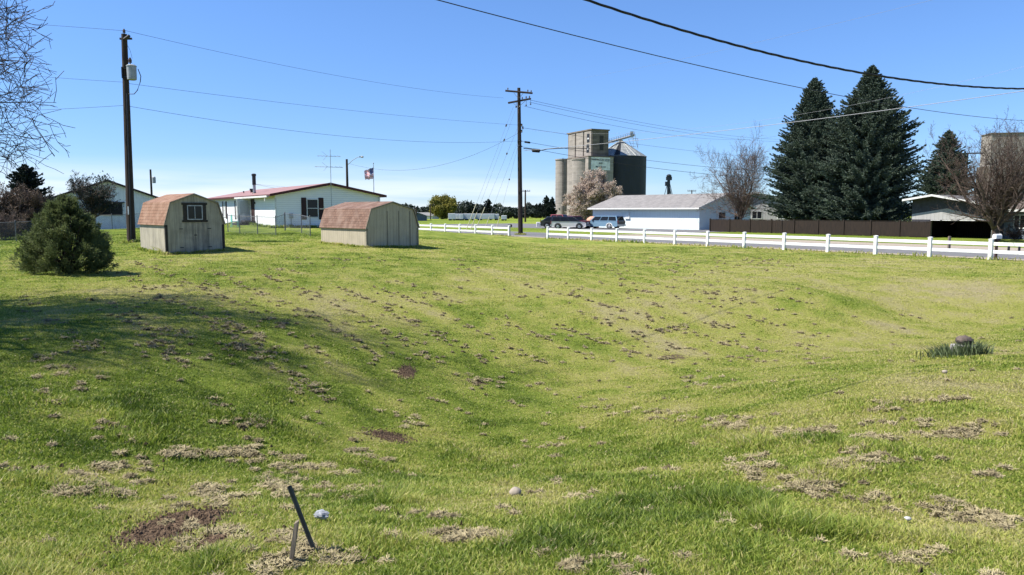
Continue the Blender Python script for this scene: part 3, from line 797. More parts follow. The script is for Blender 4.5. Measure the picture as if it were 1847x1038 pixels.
# wing to its right
wx, wy = gx0+FU[0]*Wg+FN[0]*1.5, gy0+FU[1]*Wg+FN[1]*1.5
T = thing('house_wing', 'blue grey house with white framed windows under deep eaves behind the mailbox', 'house', (wx, wy, 0), ang)
b = MB(); b.box((0, 0, -.1), (14, 8, 2.75)); b.prism([(0, 2.75), (8, 2.75), (4, 4.0)], 0, 14, 0, 'x'); b.build('wall', M['slate'], T, uv=True)
r = MB(); r.prism([(-.9, 2.5), (4, 4.03), (8.9, 2.5), (8.9, 2.64), (4, 4.17), (-.9, 2.64)], -.3, 14.3, 0, 'x'); r.build('roof', mat('brown_grey_roof', (.15, .12, .10), (.10, .08, .07), 3, .95), T)
b = MB(); b.box((-.3, -.95, 2.44), (14.3, -.905, 2.66)); b.build('gutter', M['wtrim'], T)
window(T, 'F', .75, 1.75, .95, 2.2, M['wtrim'], M['glass'], .1, (1, 0)); window(T, 'F', 3.0, 4.8, .95, 2.2, M['wtrim'], M['glass'], .1, (1, 1))
window(T, 'F', 6.4, 8.0, .95, 2.2, M['wtrim'], M['glass'], .1, (1, 0))
b = MB(); b.box((5.2, -.05, 0), (6.1, -.003, 2.1)); b.build('door', M['shutter'], T)

# ------------------------------------------------------------------ fences
rgf = random.Random(12)
def white_fence(label, idx):
    base = np.array([FA + FD*i for i in idx])
    o0 = base[0]
    T = thing('rail_fence', label, 'fence', (o0[0], o0[1], 0), math.atan2(FU[1], FU[0]))
    d = [float((p-o0) @ FU) for p in base]
    for x in d:
        b = MB(); zz = 0; jt = rgf.uniform(-.016, .012)
        b.cbox((x-.092, -.092, -.12), (x+.092, .092, 1.05+jt), .012); b.prism([(x-.105, 1.05+jt), (x+.105, 1.05+jt), (x+.105, 1.07+jt), (x, 1.11+jt), (x-.105, 1.07+jt)], -.105, .105)
        b.build('post', M['white'], T)
    for a, c in zip(d[:-1], d[1:]):
        for z in (.42, .84):
            z += rgf.uniform(-.015, .012); b = MB(); b.cbox((a+.090, -.025, z-.085), (c-.090, .025, z+.085), .006); b.build('rail', M['white'], T)
    return T
px_all = [754.8,778,803.5,829.6,858,888.3,918.2,None,987.9,1025,1067,1112.6,1162,1217,1276,1342,1414,1493,1579,1677,1787]
A_ = np.array([[FD[0]-(p-CX)/F*FD[1]] for p in px_all if p])
def idx_of(p):
    k = (p-CX)/F; return float((k*FA[1]-FA[0])/(FD[0]-k*FD[1]))
left_i = [idx_of(p) for p in px_all[:7]]; right_i = [idx_of(p) for p in px_all[8:]]
left_i = [left_i[0]-1.0*k for k in (4, 3, 2, 1)] + left_i
right_i = right_i + [right_i[-1]+1.0*k for k in (1, 2, 3)]
white_fence('white two rail fence stretch left of the crossarm pole, ending at a dark mailbox', left_i)
white_fence('long white two rail fence right of the crossarm pole, running towards the right edge', right_i)

# brown board fence
xa, ya = line_at(1280, 30.6); xb, yb = line_at(1676, 30.6)
Ln = math.hypot(xb-xa, yb-ya)
T = thing('board_fence', 'tall dark brown board fence under the spruces', 'fence', (xa, ya, 0), math.atan2(yb-ya, xb-xa))
rng = random.Random(4)
np_ = int(Ln/2.7)
for k in range(np_+1):
    x = Ln*k/np_; b = MB(); b.box((x-.07, -.09, -.1), (x+.07, .05, 1.60)); b.build('post', M['brownfence'], T)
    if k < np_:
        b = MB(); x1 = Ln*(k+1)/np_; u = x+.075
        while u < x1-.09:
            w = min(.15, x1-.075-u); b.box((u, -.012+rng.uniform(-.004, .004), .03+rng.uniform(0, .03)), (u+w-.001, .012, 1.47+rng.uniform(-.02, .02))); u += .15
        b.box((x+.072, .013, .3), (x1-.072, .05, .4)); b.box((x+.072, .013, 1.15), (x1-.072, .05, 1.25)); b.box((x+.072, -.04, 1.49), (x1-.072, .04, 1.53))
        b.build('board_panel', M['brownfence'], T)

# chain link fences
def linkmat():
    m, nt, b_ = newmat('chain_link'); uv, u, v = uvxy(nt)
    a = mth(nt, 'ABSOLUTE', mth(nt, 'SUBTRACT', mth(nt, 'FRACT', mth(nt, 'MULTIPLY', mth(nt, 'ADD', u, v), 12)), .5))
    c = mth(nt, 'ABSOLUTE', mth(nt, 'SUBTRACT', mth(nt, 'FRACT', mth(nt, 'MULTIPLY', mth(nt, 'SUBTRACT', u, v), 12)), .5))
    ln = mth(nt, 'LESS_THAN', mth(nt, 'MINIMUM', a, c), .045)
    b_.inputs['Base Color'].default_value = (.16, .165, .17, 1); b_.inputs['Roughness'].default_value = .5
    nt.links.new(ln, b_.inputs['Alpha']); return m
M['link'] = linkmat()
def link_fence(label, pts, h=1.15, gate=False):
    o = Vector(pts[0]); T = thing('chain_link_fence', label, 'fence', o)
    f = MB(); r = MB()
    for i, p in enumerate(pts):
        p = Vector(p)-o; b = MB(); b.tube([p+Vector((0, 0, -.2)), p+Vector((0, 0, h+.05))], .03, 8); b.lathe([(.03, 0), (.04, .02), (.02, .06)], p+Vector((0, 0, h+.05)), 8); b.build('post', M['dullsteel'], T)
        if i:
            a = Vector(pts[i-1])-o
            r.tube([a+Vector((0, 0, h)), p+Vector((0, 0, h))], .02, 6)
            f.add([a+Vector((0, 0, .03)), p+Vector((0, 0, .03)), p+Vector((0, 0, h)), a+Vector((0, 0, h))], [(0, 1, 2, 3)])
    r.build('top_rail', M['dullsteel'], T); f.build('mesh', M['link'], T, uv=True)
    return T
def gp(px, py, d):
    p = P(px, py, d); p.z = g1(p.x, p.y); return p
link_fence('chain link fence along the long side of the white house', [gp(395, 0, 51), gp(417, 0, 50), gp(450, 0, 49), gp(484, 0, 48.2), gp(501, 0, 52.5)])
link_fence('short chain link fence corner with open gate, before the white gable', [gp(502, 0, 53.5), gp(532, 0, 50.5), gp(548, 0, 48), ], 1.2)
link_fence('chain link fence in front of the white shop building', [gp(150, 0, 60), gp(180, 0, 60), gp(207, 0, 60.5), gp(244, 0, 61), gp(282, 0, 61)])
link_fence('chain link fence along the brush at the left edge', [gp(-40, 0, 44), gp(0, 0, 44.5), gp(35, 0, 45), gp(70, 0, 45.5), gp(110, 0, 46)])
p = gp(575, 0, 50)
T = thing('clothesline_post', 'T shaped clothesline post by the dark shuttered window', 'post', p)
zt = P(575, 378, 50).z-p.z
b = MB(); b.tube([(0, 0, -.1), (0, 0, zt)], .035, 8); b.build('post', M['dark'], T)
b = MB(); b.box((-.3, -.05, zt), (.3, .05, zt+.07)); b.build('cross_bar', mat('pale_bar', (.4, .37, .3), None, 5), T)
p = gp(408, 0, 57)
T = thing('patio_chair', 'turquoise plastic chair beside the white house wall', 'chair', p, R(120))
b = MB(); b.cbox((-.25, -.25, .40), (.25, .25, .44), .01); b.build('seat', M['turq'], T)
b = MB(); b.prism([(-.25, .44), (.25, .44), (.2, .95), (-.2, .95)], .2, .24); b.build('backrest', M['turq'], T)
for sx in (-1, 1):
    for sy in (-1, 1):
        b = MB(); b.tube([(sx*.26, sy*.26, 0), (sx*.21, sy*.21, .4)], .02, 6); b.build('leg', M['turq'], T)

# ------------------------------------------------------------------ poles
def insul(b, x, y, z, s=1.0, m=0): b.lathe([(.02*s, 0), (.02*s, .06*s), (.06*s, .07*s), (.045*s, .12*s), (.06*s, .13*s), (.03*s, .2*s), (.015*s, .22*s)], (x, y, z), 8, m)
# left pole with transformer
DL = 42.0
pb = P(237, 438, DL); pt = P(224, 62, DL)
gl = g1(pb.x, pb.y)
TP = thing('utility_pole', 'tall dark utility pole with grey transformer can beside the small barn shed', 'utility pole', (pb.x, pb.y, gl))
o = Vector((pb.x, pb.y, gl)); up = pt-o
b = MB(); b.tube([Vector((0, 0, -.3)), up*.5, up], [.235, .19, .15], 14); b.build('shaft', M['wood_pole'], TP)
b = MB(); insul(b, up.x, up.y, up.z-.02, 1.4); b.build('top_insulator', M['porcelain'], TP)
zc = P(224, 71, DL).z-gl
b = MB(); b.tube([(up.x-.22, -.1, zc), (up.x+.35, .16, zc+.06)], .06, 6); b.tube([(up.x+.1, -.2, zc-.05), (up.x+.42, -.28, zc+.12)], .08, 6); b.build('bracket', M['dark'], TP)
tb, tt = P(240, 146, DL).z-gl, P(240, 119, DL).z-gl
tx = P(240, 130, DL).x-o.x
b = MB(); b.lathe([(.16, 0), (.235, .03), (.245, .12), (.25, (tt-tb)*.9), (.27, (tt-tb)*.91), (.27, (tt-tb)*.96), (.18, tt-tb+.03)], (tx, -.15, tb), 18)
tr = b.build('transformer', M['grey_paint'], TP, smooth=False)
b = MB(); insul(b, tx-.06, -.15, tt+.02, 1.8); b.build('bushing', M['porcelain'], tr)
b = MB(); b.box((tx-.5, -.2, tb+.15), (tx-.2, -.1, tb+.2)); b.box((tx-.5, -.2, tt-.2), (tx-.2, -.1, tt-.15)); b.box((tx-.52, -.25, tb+.1), (tx-.46, -.05, tt-.1)); b.build('mounting_bracket', M['dark'], TP)
b = MB()
q1 = P(231, 170, DL)-o; q0 = P(241, 436, DL)-o
b.tube([Vector((q0.x, -.24, 0)), Vector((q1.x+.03, -.2, q1.z))], .04, 8); b.build('conduit', M['dark'], TP)
b = MB(); lead = [P(a, c, DL-.2)-o for a, c in ((249, 125), (254, 138), (253, 148), (248, 163), (242, 170), (232, 170))]
b.tube(lead, .022, 6); b.tube([P(a, c, DL-.1)-o for a, c in ((227, 76), (235, 92), (238.5, 106))], .008, 5); b.build('lead_wire', M['wire'], TP)
b = MB(); cc = P(235.5, 381, DL)-o; b.box((cc.x-.03, -.26, cc.z-.2), (cc.x+.03, -.225, cc.z+.25)); b.build('number_plate', M['plastic'], TP)

# crossarm pole by the road
DC = 78.5
pb = P(939, 424, DC); pt = P(935.8, 159, DC); gl = 0.0
TC = thing('utility_pole', 'tall dark utility pole with two crossarms in the white fence gap', 'utility pole', (pb.x, pb.y, gl))
oc = Vector((pb.x, pb.y, gl)); up = pt-oc
b = MB(); b.tube([Vector((0, 0, -.3)), up*.5, up], [.26, .22, .165], 14); b.build('shaft', M['wood_pole'], TC)
def rel(px, py, d): return P(px, py, d)-oc
b = MB(); b.tube([rel(911.5, 164, DC-.6), rel(960.5, 168.5, DC+.2)], .10, 4)
ua = b.build('crossarm', M['wood_pole'], TC)
b = MB()
for px, py in ((916, 163), (952, 166.5), (958, 167.5)): r_ = rel(px, py, DC-.3); insul(b, r_.x, r_.y, r_.z, 1.2)
b.build('insulators', M['porcelain'], ua)
b = MB(); b.tube([rel(917, 186, DC-1.6), rel(957, 178.5, DC+1.4)], .10, 4); la = b.build('crossarm', M['wood_pole'], TC)
b = MB()
for px, py, d in ((942, 180, .4), (949, 178.5, .8), (955, 178, 1.2)): r_ = rel(px, py, DC+d); insul(b, r_.x, r_.y, r_.z, 1.3)
for px, py, d in ((949, 190, .8), (957, 188, 1.2), (931, 193, -1.0)):
    r_ = rel(px, py, DC+d); b.tube([r_, r_+Vector((.02, 0, .45))], .02, 5); b.lathe([(.05, -.1), (.09, 0), (.05, .06)], r_, 8)
b.build('cutouts', M['porcelain'], la)
b = MB()
for a, c in (((927, 168), (934, 177)), ((944, 168.5), (937, 177)), ((926, 187), (935, 194)), ((948, 182), (937, 192))):
    b.tube([rel(*a, DC-.15), rel(*c, DC-.2)], .02, 4)
b.build('arm_brace', M['steel'], TC)
b = MB()
for px, py in ((941, 226), (943, 231), (941, 237)): r_ = rel(px, py, DC-.25); b.lathe([(.05, -.14), (.1, -.1), (.06, 0), (.1, .1), (.05, .14)], r_, 8)
for z in (264, 255): r_ = rel(937.6, z, DC); b.lathe([(.26, -.03), (.27, 0), (.26, .03)], (r_.x, r_.y, r_.z), 14)
b.build('pole_hardware', M['dark'], TC)
# far poles
def small_pole(label, px, pyt, d, arm=True, can=False, w=.13, zb=0):
    p = P(px, 381, d); T = thing('utility_pole', label, 'utility pole', (p.x, p.y, zb))
    zt = P(px, pyt, d).z-zb
    b = MB(); b.tube([(0, 0, -.3), (0, 0, zt)], [w*1.35, w], 8); b.build('shaft', M['wood_pole'], T)
    if arm:
        b = MB(); b.box((-1.1, -.06, zt-.35), (1.1, .06, zt-.2)); b.build('crossarm', M['wood_pole'], T)
        b = MB()
        for x in (-1, -.5, .5, 1): insul(b, x, 0, zt-.2, 1.2)
        b.build('insulators', M['porcelain'], T)
    if can:
        b = MB(); b.lathe([(.18, 0), (.24, .05), (.24, .8), (.15, .9)], (.42, 0, zt-1.9), 10); b.build('transformer', M['grey_paint'], T)
    return T
small_pole('distant pole with a transformer can rising above the white shop roof', 275, 306, 105, False, True)
small_pole('distant crossarm pole just right of the tall crossarm pole', 947.5, 343, 170, True, False, .16)
small_pole('distant crossarm pole top showing over the white hall roof', 1247, 343, 190)
small_pole('distant thin pole beside the yellow leafing tree', 776.5, 369, 215, True)
small_pole('distant thin pole before the dark treeline behind the trailers', 826.5, 364, 230, True)
small_pole('distant bare pole at the left corner of the far low house', 751, 374, 150, False)

# ------------------------------------------------------------------ wires
def wire(label, pxs, d0, d1, r, m='wire', twist=0, name='overhead_wire', pad=10):
    p0, p1 = P(*pxs[0], d0), P(*pxs[-1], d1)
    a = np.array((p0.x, p0.y)); dv = np.array((p1.x-p0.x, p1.y-p0.y))
    S, Z = [], []
    for px, py in pxs:
        k = P(px, py, 1.0).x
        t = (k*a[1]-a[0])/(dv[0]-k*dv[1]); q_ = a+dv*t
        S.append(t); Z.append(P(px, py, q_[1]).z)
    deg = 1 if len(pxs) == 2 else 2
    c = np.polyfit(S, Z, deg)
    ts = np.linspace(0, 1, 40 if not twist else 400)
    o = Vector((a[0]+dv[0]*.5, a[1]+dv[1]*.5, np.polyval(c, .5)))
    L = float(np.linalg.norm(dv))
    base = [Vector((*(a+dv*t), np.polyval(c, t)))-o for t in ts]
    b = MB()
    if twist:
        side = Vector((-dv[1], dv[0], 0)).normalized()
        for k in range(3):
            ph = 2*math.pi*k/3
            b.tube([p+side*math.cos(ph+t*L/twist*2*math.pi)*r*1.05+Vector((0, 0, 1))*math.sin(ph+t*L/twist*2*math.pi)*r*1.05 for p, t in zip(base, ts)], r, 6)
    else: b.tube(base, r, 6)
    w = b.build(name, M[m], None, smooth=True); w.location = o
    tag(w, label, 'wire'); return w
wire('thick black twisted cable sagging across the upper right corner', [(900,-62),(1055,0),(1300,80),(1500,125.5),(1640,147),(1847,152),(2100,140)], 8.5, 15, .0082, twist=.9, name='twisted_cable')
wire('long black cable from the top centre passing behind the spruce tops', [(600,-62),(797,0),(1011,60),(1184,104),(1358,146),(1433,161),(1514,175),(1647,195),(1847,211),(2050,213)], 17, 62, .013)
wire('twisted pale service cable from the crossarm pole rising to the right edge', [(945,271),(1023,267),(1150,254),(1271,240),(1404,224),(1514,208),(1635,194),(1847,166),(2000,142)], 78.3, 46, .022, 'alu')
wire('faint thin wire rising past the spruces above the twisted pale cable', [(960,236),(1184,238),(1358,219),(1473,202),(1618,173),(1756,143),(1843,122),(2000,80)], 78.3, 40, .006, 'alu')
wire('upper of two close thin wires from the lower crossarm to the right', [(957,179),(1060,204),(1160,224),(1310,243),(1500,250)], 79.8, 190, .016)
wire('lower of two close thin wires from the lower crossarm to the right', [(955,182),(1060,208),(1160,231),(1310,247),(1500,252)], 79.2, 190, .016)
wire('thin wire from below the crossarms toward the concrete headhouse', [(946,194),(1060,214),(1160,238),(1400,246)], 78.4, 200, .016)
wire('thin wire from the pole hardware passing behind the headhouse', [(945,230),(1024,243),(1154,263),(1310,278),(1480,288)], 78.3, 200, .016)
wire('dark cable crossing before the steel bin, upper of the pair', [(939,255),(1004,265),(1163,289),(1302,304),(1480,315)], 78.4, 84, .018)
wire('dark cable crossing before the steel bin, lower of the pair', [(939,264),(978,272),(1041,284),(1163,302),(1293,315),(1480,328)], 78.4, 84, .020)
wire('top wire between the transformer pole and the crossarm pole', [(225,56),(270,65),(560,128),(908,177)], 42, 78.2, .009)
wire('middle wire between the transformer pole and the crossarm pole', [(232,151),(300,160),(600,196),(937,226)], 42, 78.4, .009)
wire('lowest wire between the transformer pole and the crossarm pole', [(232,190),(300,205),(600,245),(870,256),(937,255)], 42, 78.4, .010)
wire('top wire leaving the transformer pole to the left', [(225,56),(90,46),(-120,34)], 42, 40, .008)
wire('middle wire leaving the transformer pole to the left', [(230,149),(80,139),(-120,122)], 42, 40, .008)
wire('lowest wire leaving the transformer pole to the left', [(231,190),(90,198),(-120,204)], 42, 40, .009)
wire('slack wire from the crossarm pole down to the street lamp', [(936,238),(850,285),(776,301),(710,306),(629,296)], 78.4, 92, .012)
wire('very thin pale wire slanting up to the top right', [(1050,141),(1350,80),(1687,0),(1800,-30)], 120, 40, .007, 'alu')
T = thing('cable_splice', 'fat black splice case hanging on the cable near the crossarm pole', 'splice case', P(967, 271.5, 78))
b = MB(); b.tube([(-.45, 0, .02), (-.38, 0, 0), (.35, 0, -.06), (.42, 0, -.07)], [.06, .19, .19, .06], 12); b.build('case', M['black'], T)
b = MB(); b.tube([(-1.3, .05, .2), (-.8, .02, .16), (-.4, 0, .1)], .05, 6); b.tube([(.4, 0, -.05), (1.2, .1, .14), (3.3, .1, .24), (5.6, .3, .2)], .04, 6); b.build('cable_tail', M['black'], T)
b = MB(); b.tube([(-.3, 0, .03), (-.25, 0, .03), (.28, 0, -.04), (.32, 0, -.04)], [.04, .1, .1, .04], 10)
T = tag(b.build('cable_sleeve', M['black'], None), 'small black sleeve on the upper cable near the crossarm pole', 'sleeve')
T.location = P(951, 257, 78.4)
for i, (lab, t_, g_, bead) in enumerate([('guy wire with guard reaching farthest left of the crossarm pole', (926, 193), (840, 417), .14), ('second guy wire close beside the farthest left one', (930, 198), (848, 416), .24),
                         ('middle guy wire with tall pale guard', (933, 232), (858, 414), .24), ('guy wire right of the tall pale guard', (934, 255), (874, 414), None), ('steepest guy wire nearest the crossarm pole', (935, 262), (895, 413), .4)]):
    a = P(*t_, DC-.2); g = P(*g_, 78.0); g.z = max(g.z, .0)
    T = thing('guy_wire', lab, 'guy wire', g)
    a = a-g; b = MB(); b.tube([(0, 0, -.1), a], .010, 5); b.build('strand', M['alu'], T)
    b = MB(); b.tube([a*.01, a*(.22 if i in (0, 2) else .15)], .032, 6); b.build('guard', M['guard'], T)
    if bead:
        b = MB(); b.tube([a*(1-bead), a*(1-bead-.018)], .075, 8); b.build('strain_insulator', M['porcelain'], T)

# ------------------------------------------------------------------ mailboxes and posts
def mailbox(label, p, body, rot):
    T = thing('mailbox', label, 'mailbox', p, rot)
    b = MB(); b.box((-.05, -.05, -.2), (.05, .05, 1.02)); b.box((-.2, -.06, 1.02), (.2, .06, 1.06)); b.build('post', M['shutter'], T)
    b = MB(); pr = [(-.11, 1.062), (.11, 1.062), (.11, 1.2)]+[(.11*math.cos(a), 1.2+.11*math.sin(a)) for a in np.linspace(.2, math.pi-.2, 8)]+[(-.11, 1.2)]
    b.prism(pr, -.22, .22, 0, 'x'); bx = b.build('box', body, T)
    b = MB(); b.prism([(a*1.04, 1.062+(z-1.062)*1.03) for a, z in pr], .221, .235, 0, 'x'); b.build('lid', body, bx)
    return T
mx, my = line_at(1797, 1.0)
mailbox('white domed mailbox on a dark post behind the white fence', (mx, my, 0), M['white'], ang+R(78))
mx, my = line_at(919.5, .5)
mailbox('dark mailbox at the end of the left white fence stretch', (mx, my, -.12), M['dark'], ang)
def bollard(label, px, pyb, pyt, d, m, w):
    p = P(px, pyb, d); p.z = g1(p.x, p.y)
    b = MB(); h = P(px, pyt, d).z-p.z; b.cbox((-w, -w, -.1), (w, w, h), .01); o_ = b.build('short_post', m, None); o_.location = p; tag(o_, label, 'post')
bollard('short grey wooden post standing before the open garage bay', 1711.6, 448, 426.5, 48.5, M['stake'], .07)
bollard('short dark post left of the pair by the right edge', 1819, 455, 443, 43.5, M['dark'], .05)
bollard('short dark post right of the pair by the right edge', 1838, 456, 444, 43.5, M['dark'], .05)

# ------------------------------------------------------------------ trees
def bare_tree(name, label, loc, seed, h, spread, r0, nlimb=10, kids=(7, 6, 5), trunk=.3, mats=None, rmin=.008, up=.25, leaf=None, leafm=None, droop=0, lean=(0, 0), group=None, cat='tree', leafn=3, multi=False, limbs=None, limbr=.45, reach=None, wig=1.0, elo=.35):
    rg = np.random.default_rng(seed)
    S, tips = [], []
    def nrm(v): return v/(np.linalg.norm(v)+1e-9)
    def branch(p, d, L, r, lev):
        n = (7, 6, 5, 3, 2)[lev]
        pts = [p]
        for i in range(n):
            d = nrm(d+rg.normal(0, (.16+.03*lev)*wig, 3)+np.array((0, 0, (up if lev < 2 else up*.6)*.25-droop*.12*(lev >= 1))))
            q_ = p+d*L/n
            if reach and q_[2] < reach[2]:
                over = q_[0]+reach[0]*q_[1]-reach[1]
                if q_[2] < 2.7 and over > -2.5: return
                if over > .25+rg.normal(0, .25): return
                r = min(r, max(rmin, .05*max(-over, .02)))      # limbs run out into twigs where the crown ends
            ra = max(r*(1-.8*i/n), rmin); rb = max(r*(1-.8*(i+1)/n), rmin*.8)
            S.append((*p, *q_, ra, rb)); p = q_; pts.append(p)
            if lev >= 2: tips.append(p)
            if lev < len(kids)+0 and (i >= 1 or lev == 0):
                k = kids[lev]/(n-1)
                for _ in range(int(k)+(rg.random() < k % 1)):
                    a = rg.uniform(.5, 1.05); ax_ = nrm(np.cross(d, rg.normal(0, 1, 3)))
                    dd = nrm(d*math.cos(a)+ax_*math.sin(a))
                    branch(p-d*L/n*rg.random(), dd, L*rg.uniform(.36, .62)*(1-.35*i/n), max(rb*.62, rmin), lev+1)
        if lev < len(kids): branch(p, d, L*.38, max(rb*.9, rmin), lev+1)
    # trunk
    p = np.array((0., 0, -.2)); d = nrm(np.array((lean[0], lean[1], 1.)))
    n = 6; H_t = h*trunk
    tr = []
    for i in range(n):
        d = nrm(d+rg.normal(0, .05, 3)); q_ = p+d*H_t/n
        tr.append((*p, *q_, r0*(1.25-.45*i/n if i == 0 else 1-.35*i/n), r0*(1-.35*(i+1)/n))); p = q_
    top = p
    for k in range(nlimb):
        az = 2*math.pi*(k+rg.uniform(-.3, .3))/nlimb; el = rg.uniform(elo, 1.35) if k % 3 else rg.uniform(1.1, 1.5)
        dd = np.array((math.cos(az)*math.cos(el), math.sin(az)*math.cos(el), math.sin(el)))
        Lm = 1/math.sqrt((math.cos(el)/spread)**2+(math.sin(el)/(h-H_t))**2)
        st = top-np.array((0, 0, rg.uniform(0, H_t*.4))) if not multi else np.array((rg.normal(0, .15*spread), rg.normal(0, .15*spread), 0))
        branch(st, dd, Lm*rg.uniform(.8, 1.02), r0*limbr, 0)
    for a_, e_, L_, dz in (limbs or ()):
        a_, e_ = R(a_), R(e_)
        branch(top-np.array((0, 0, dz)), np.array((math.cos(a_)*math.cos(e_), math.sin(a_)*math.cos(e_), math.sin(e_))), L_, r0*.34, 0)
    T = thing(name, label, cat, loc, 0, group)
    if not multi:
        b = MB(); b.segs(tr, 9); b.build('trunk', mats, T, smooth=True)
    S = np.array(S); big = S[:, 6] > .03
    b = MB(); b.segs(S[big], 6); b.segs(S[~big], 3); b.build('branches', mats, T)
    if leaf:
        tp = np.array(tips); tp = np.repeat(tp, leafn, 0); tp = tp+rg.normal(0, leaf*1.3, tp.shape)
        leaves(tp, leaf, leafm, T, rg, 'buds')
    return T
def leaves(c, size, m, T, rg, name='foliage'):
    n = len(c); a = rg.normal(0, 1, (n, 3)); a /= np.linalg.norm(a, axis=1, keepdims=True)
    b_ = np.cross(a, rg.normal(0, 1, (n, 3))); b_ /= np.linalg.norm(b_, axis=1, keepdims=True)
    s = size*rg.uniform(.6, 1.3, (n, 1)); V = np.stack([c-a*s, c-b_*s*.55, c+a*s, c+b_*s*.55], 1)
    q_ = MB(); q_.quads(V); return q_.build(name, m, T)

def spruce(label, loc, seed, h, Rr, m, dens=1.0, sag=.25, lowest=.04, pw=.85, ragged=.25, name='spruce_tree', tw=.16, group=None, trunk_r=None, full=False):
    rg = np.random.default_rng(seed)
    T = thing(name, label, 'tree', loc, 0, group)
    b = MB(); tr_ = trunk_r or h*.016
    b.tube([(0, 0, -.2), (0, 0, h*.5), (0, 0, h*.99)], [tr_*1.3, tr_*.8, .02], 8); b.build('trunk', M['barkdark'], T)
    Q, S = [], []
    nb = int(76*h*dens)
    ts = np.sort(rg.random(nb)**.80)
    for t in ts:
        z = h*(lowest+(1-lowest)*t)
        Lb = Rr*((min(1.38*(1-t), .97*(1-t)**.56) if full else (1-t)**(pw+.25*t**3))*.97+.012)*rg.uniform(1-ragged*1.4, 1+ragged*.6)
        if rg.random() < .06: Lb *= 1.2
        Lb *= .86+.28*vnoise(np.array([z*.5]), np.array([seed*3.1]), 4)[0]
        az = rg.uniform(0, 2*math.pi)
        el0 = -.25*sag*4*(1-t)+.55*t+rg.normal(0, .08)
        n = max(5, int(6.5*Lb*min(1, dens*1.2))+4)
        u = np.linspace(.0, 1, n+1)
        zc = z+Lb*(u*math.tan(max(min(el0, .9), -.5))-(sag*.25)*u*(1-u)+.18*u*u*(1-t))
        rad = Lb*u
        Pn = np.c_[rad*math.cos(az), rad*math.sin(az), zc]
        S.append((*Pn[0], *Pn[n//2], .02+.012*Lb, .02)); S.append((*Pn[n//2], *Pn[-1], .018, .008))
        side = np.array((-math.sin(az), math.cos(az), 0)); out = np.array((math.cos(az), math.sin(az), 0))
        for i in range(1, n+1):
            if u[i] < .22 and Lb > 1.5: continue
            p = Pn[i]; rem = (1-u[i])
            for sgn in (-1, 1):
                l = (min(.16, .10+.06*Lb)+.25*Lb*rem+.10*rg.random())*rg.uniform(.7, 1.2)*min(1, .3+(1-t)*4); l = min(l, .95)
                d = side*sgn*rg.uniform(.4, 1.1)+out*rg.uniform(.3, 1.1)+np.array((0, 0, rg.uniform(-.45, .6))); d /= np.linalg.norm(d)
                Q.append((*p, *d, l, tw*rg.uniform(.7, 1.25)))
            for _k in range(4 if i == n else (1 if rg.random() < .5 else 0)):
                d = out+side*rg.normal(0, .55)+np.array((0, 0, rg.uniform(-.1, 1.0))); d /= np.linalg.norm(d); Q.append((*p, *d, min(.2, .3*Lb)+.2*rg.random(), tw))
    for k in range(16):
        az = rg.uniform(0, 6.28); f_ = rg.random(); Q.append((0, 0, h*(1-.06*f_), math.cos(az)*.45, math.sin(az)*.45, .8, .12+.35*f_*rg.random(), tw*.6))
    Q.append((0, 0, h*.97, 0, 0, 1, h*.035, tw*.6)); Q.append((0, 0, h*.99, .05, 0, 1, h*.03, tw*.5))
    Q = np.array(Q); p, d, l, w = Q[:, :3], Q[:, 3:6], Q[:, 6:7], Q[:, 7:8]
    a = np.cross(d, np.array((0, 0, 1.))+rg.normal(0, .8, d.shape)); a /= np.linalg.norm(a, axis=1, keepdims=True)+1e-9; c = np.cross(d, a)
    b = MB()
    for ax_ in (a, c):                                                    # needle brush: two crossed tapering blades
        b.quads(np.stack([p-ax_*w*.25, p+d*l*.45-ax_*w*.5, p+d*l, p+d*l*.45+ax_*w*.5], 1))
    # a few short side shoots on each brush
    sh = rg.random(len(Q)) < .9
    p2 = p[sh]+d[sh]*l[sh]*rg.uniform(.2, .7, (sh.sum(), 1)); d2 = d[sh]*.6+a[sh]*rg.choice([-1, 1], (sh.sum(), 1))*.7+c[sh]*rg.normal(0, .4, (sh.sum(), 1)); d2 /= np.linalg.norm(d2, axis=1, keepdims=True)
    a2 = np.cross(d2, c[sh]); l2, w2 = l[sh]*.45, w[sh]*.8
    b.quads(np.stack([p2-a2*w2*.3, p2+d2*l2*.5-c[sh]*w2*.5, p2+d2*l2, p2+d2*l2*.5+c[sh]*w2*.5], 1))
    b.build('crown', m, T)
    b = MB(); b.segs(S, 3); b.build('branches', M['barkdark'], T)
    return T

x, y = line_at(1558, 36.5); hh = P(1562, 120, y).z
spruce('tallest dark blue green spruce, right of the pair behind the brown fence', (x, y, 0), 11, hh, 6.0, M['spruce'], 1.3, full=True, lowest=.06, tw=.125, sag=.10, ragged=.3)
x, y = line_at(1458, 38); hh = P(1461, 142, y).z
spruce('shorter blue green spruce, left of the pair behind the brown fence', (x, y, 0), 12, hh, 5.2, M['spruce'], 1.3, full=True, lowest=.06, tw=.125, sag=.10, ragged=.3)
p = P(1703, 381, 105); hh = P(1703, 236, 105).z
spruce('blue green spruce behind the garage roof, left of the second concrete tower', (p.x, p.y, 0), 13, hh, 4.6, M['spruce'], .9, full=True, lowest=.05, tw=.14, sag=.15)
p = P(50, 381, 76); hh = P(50, 298, 76).z-.5
spruce('dark layered spruce at the left edge behind brown brush', (p.x, p.y, .5), 14, hh, 2.9, M['spruce2'], .75, sag=.5, ragged=.5, pw=.6)

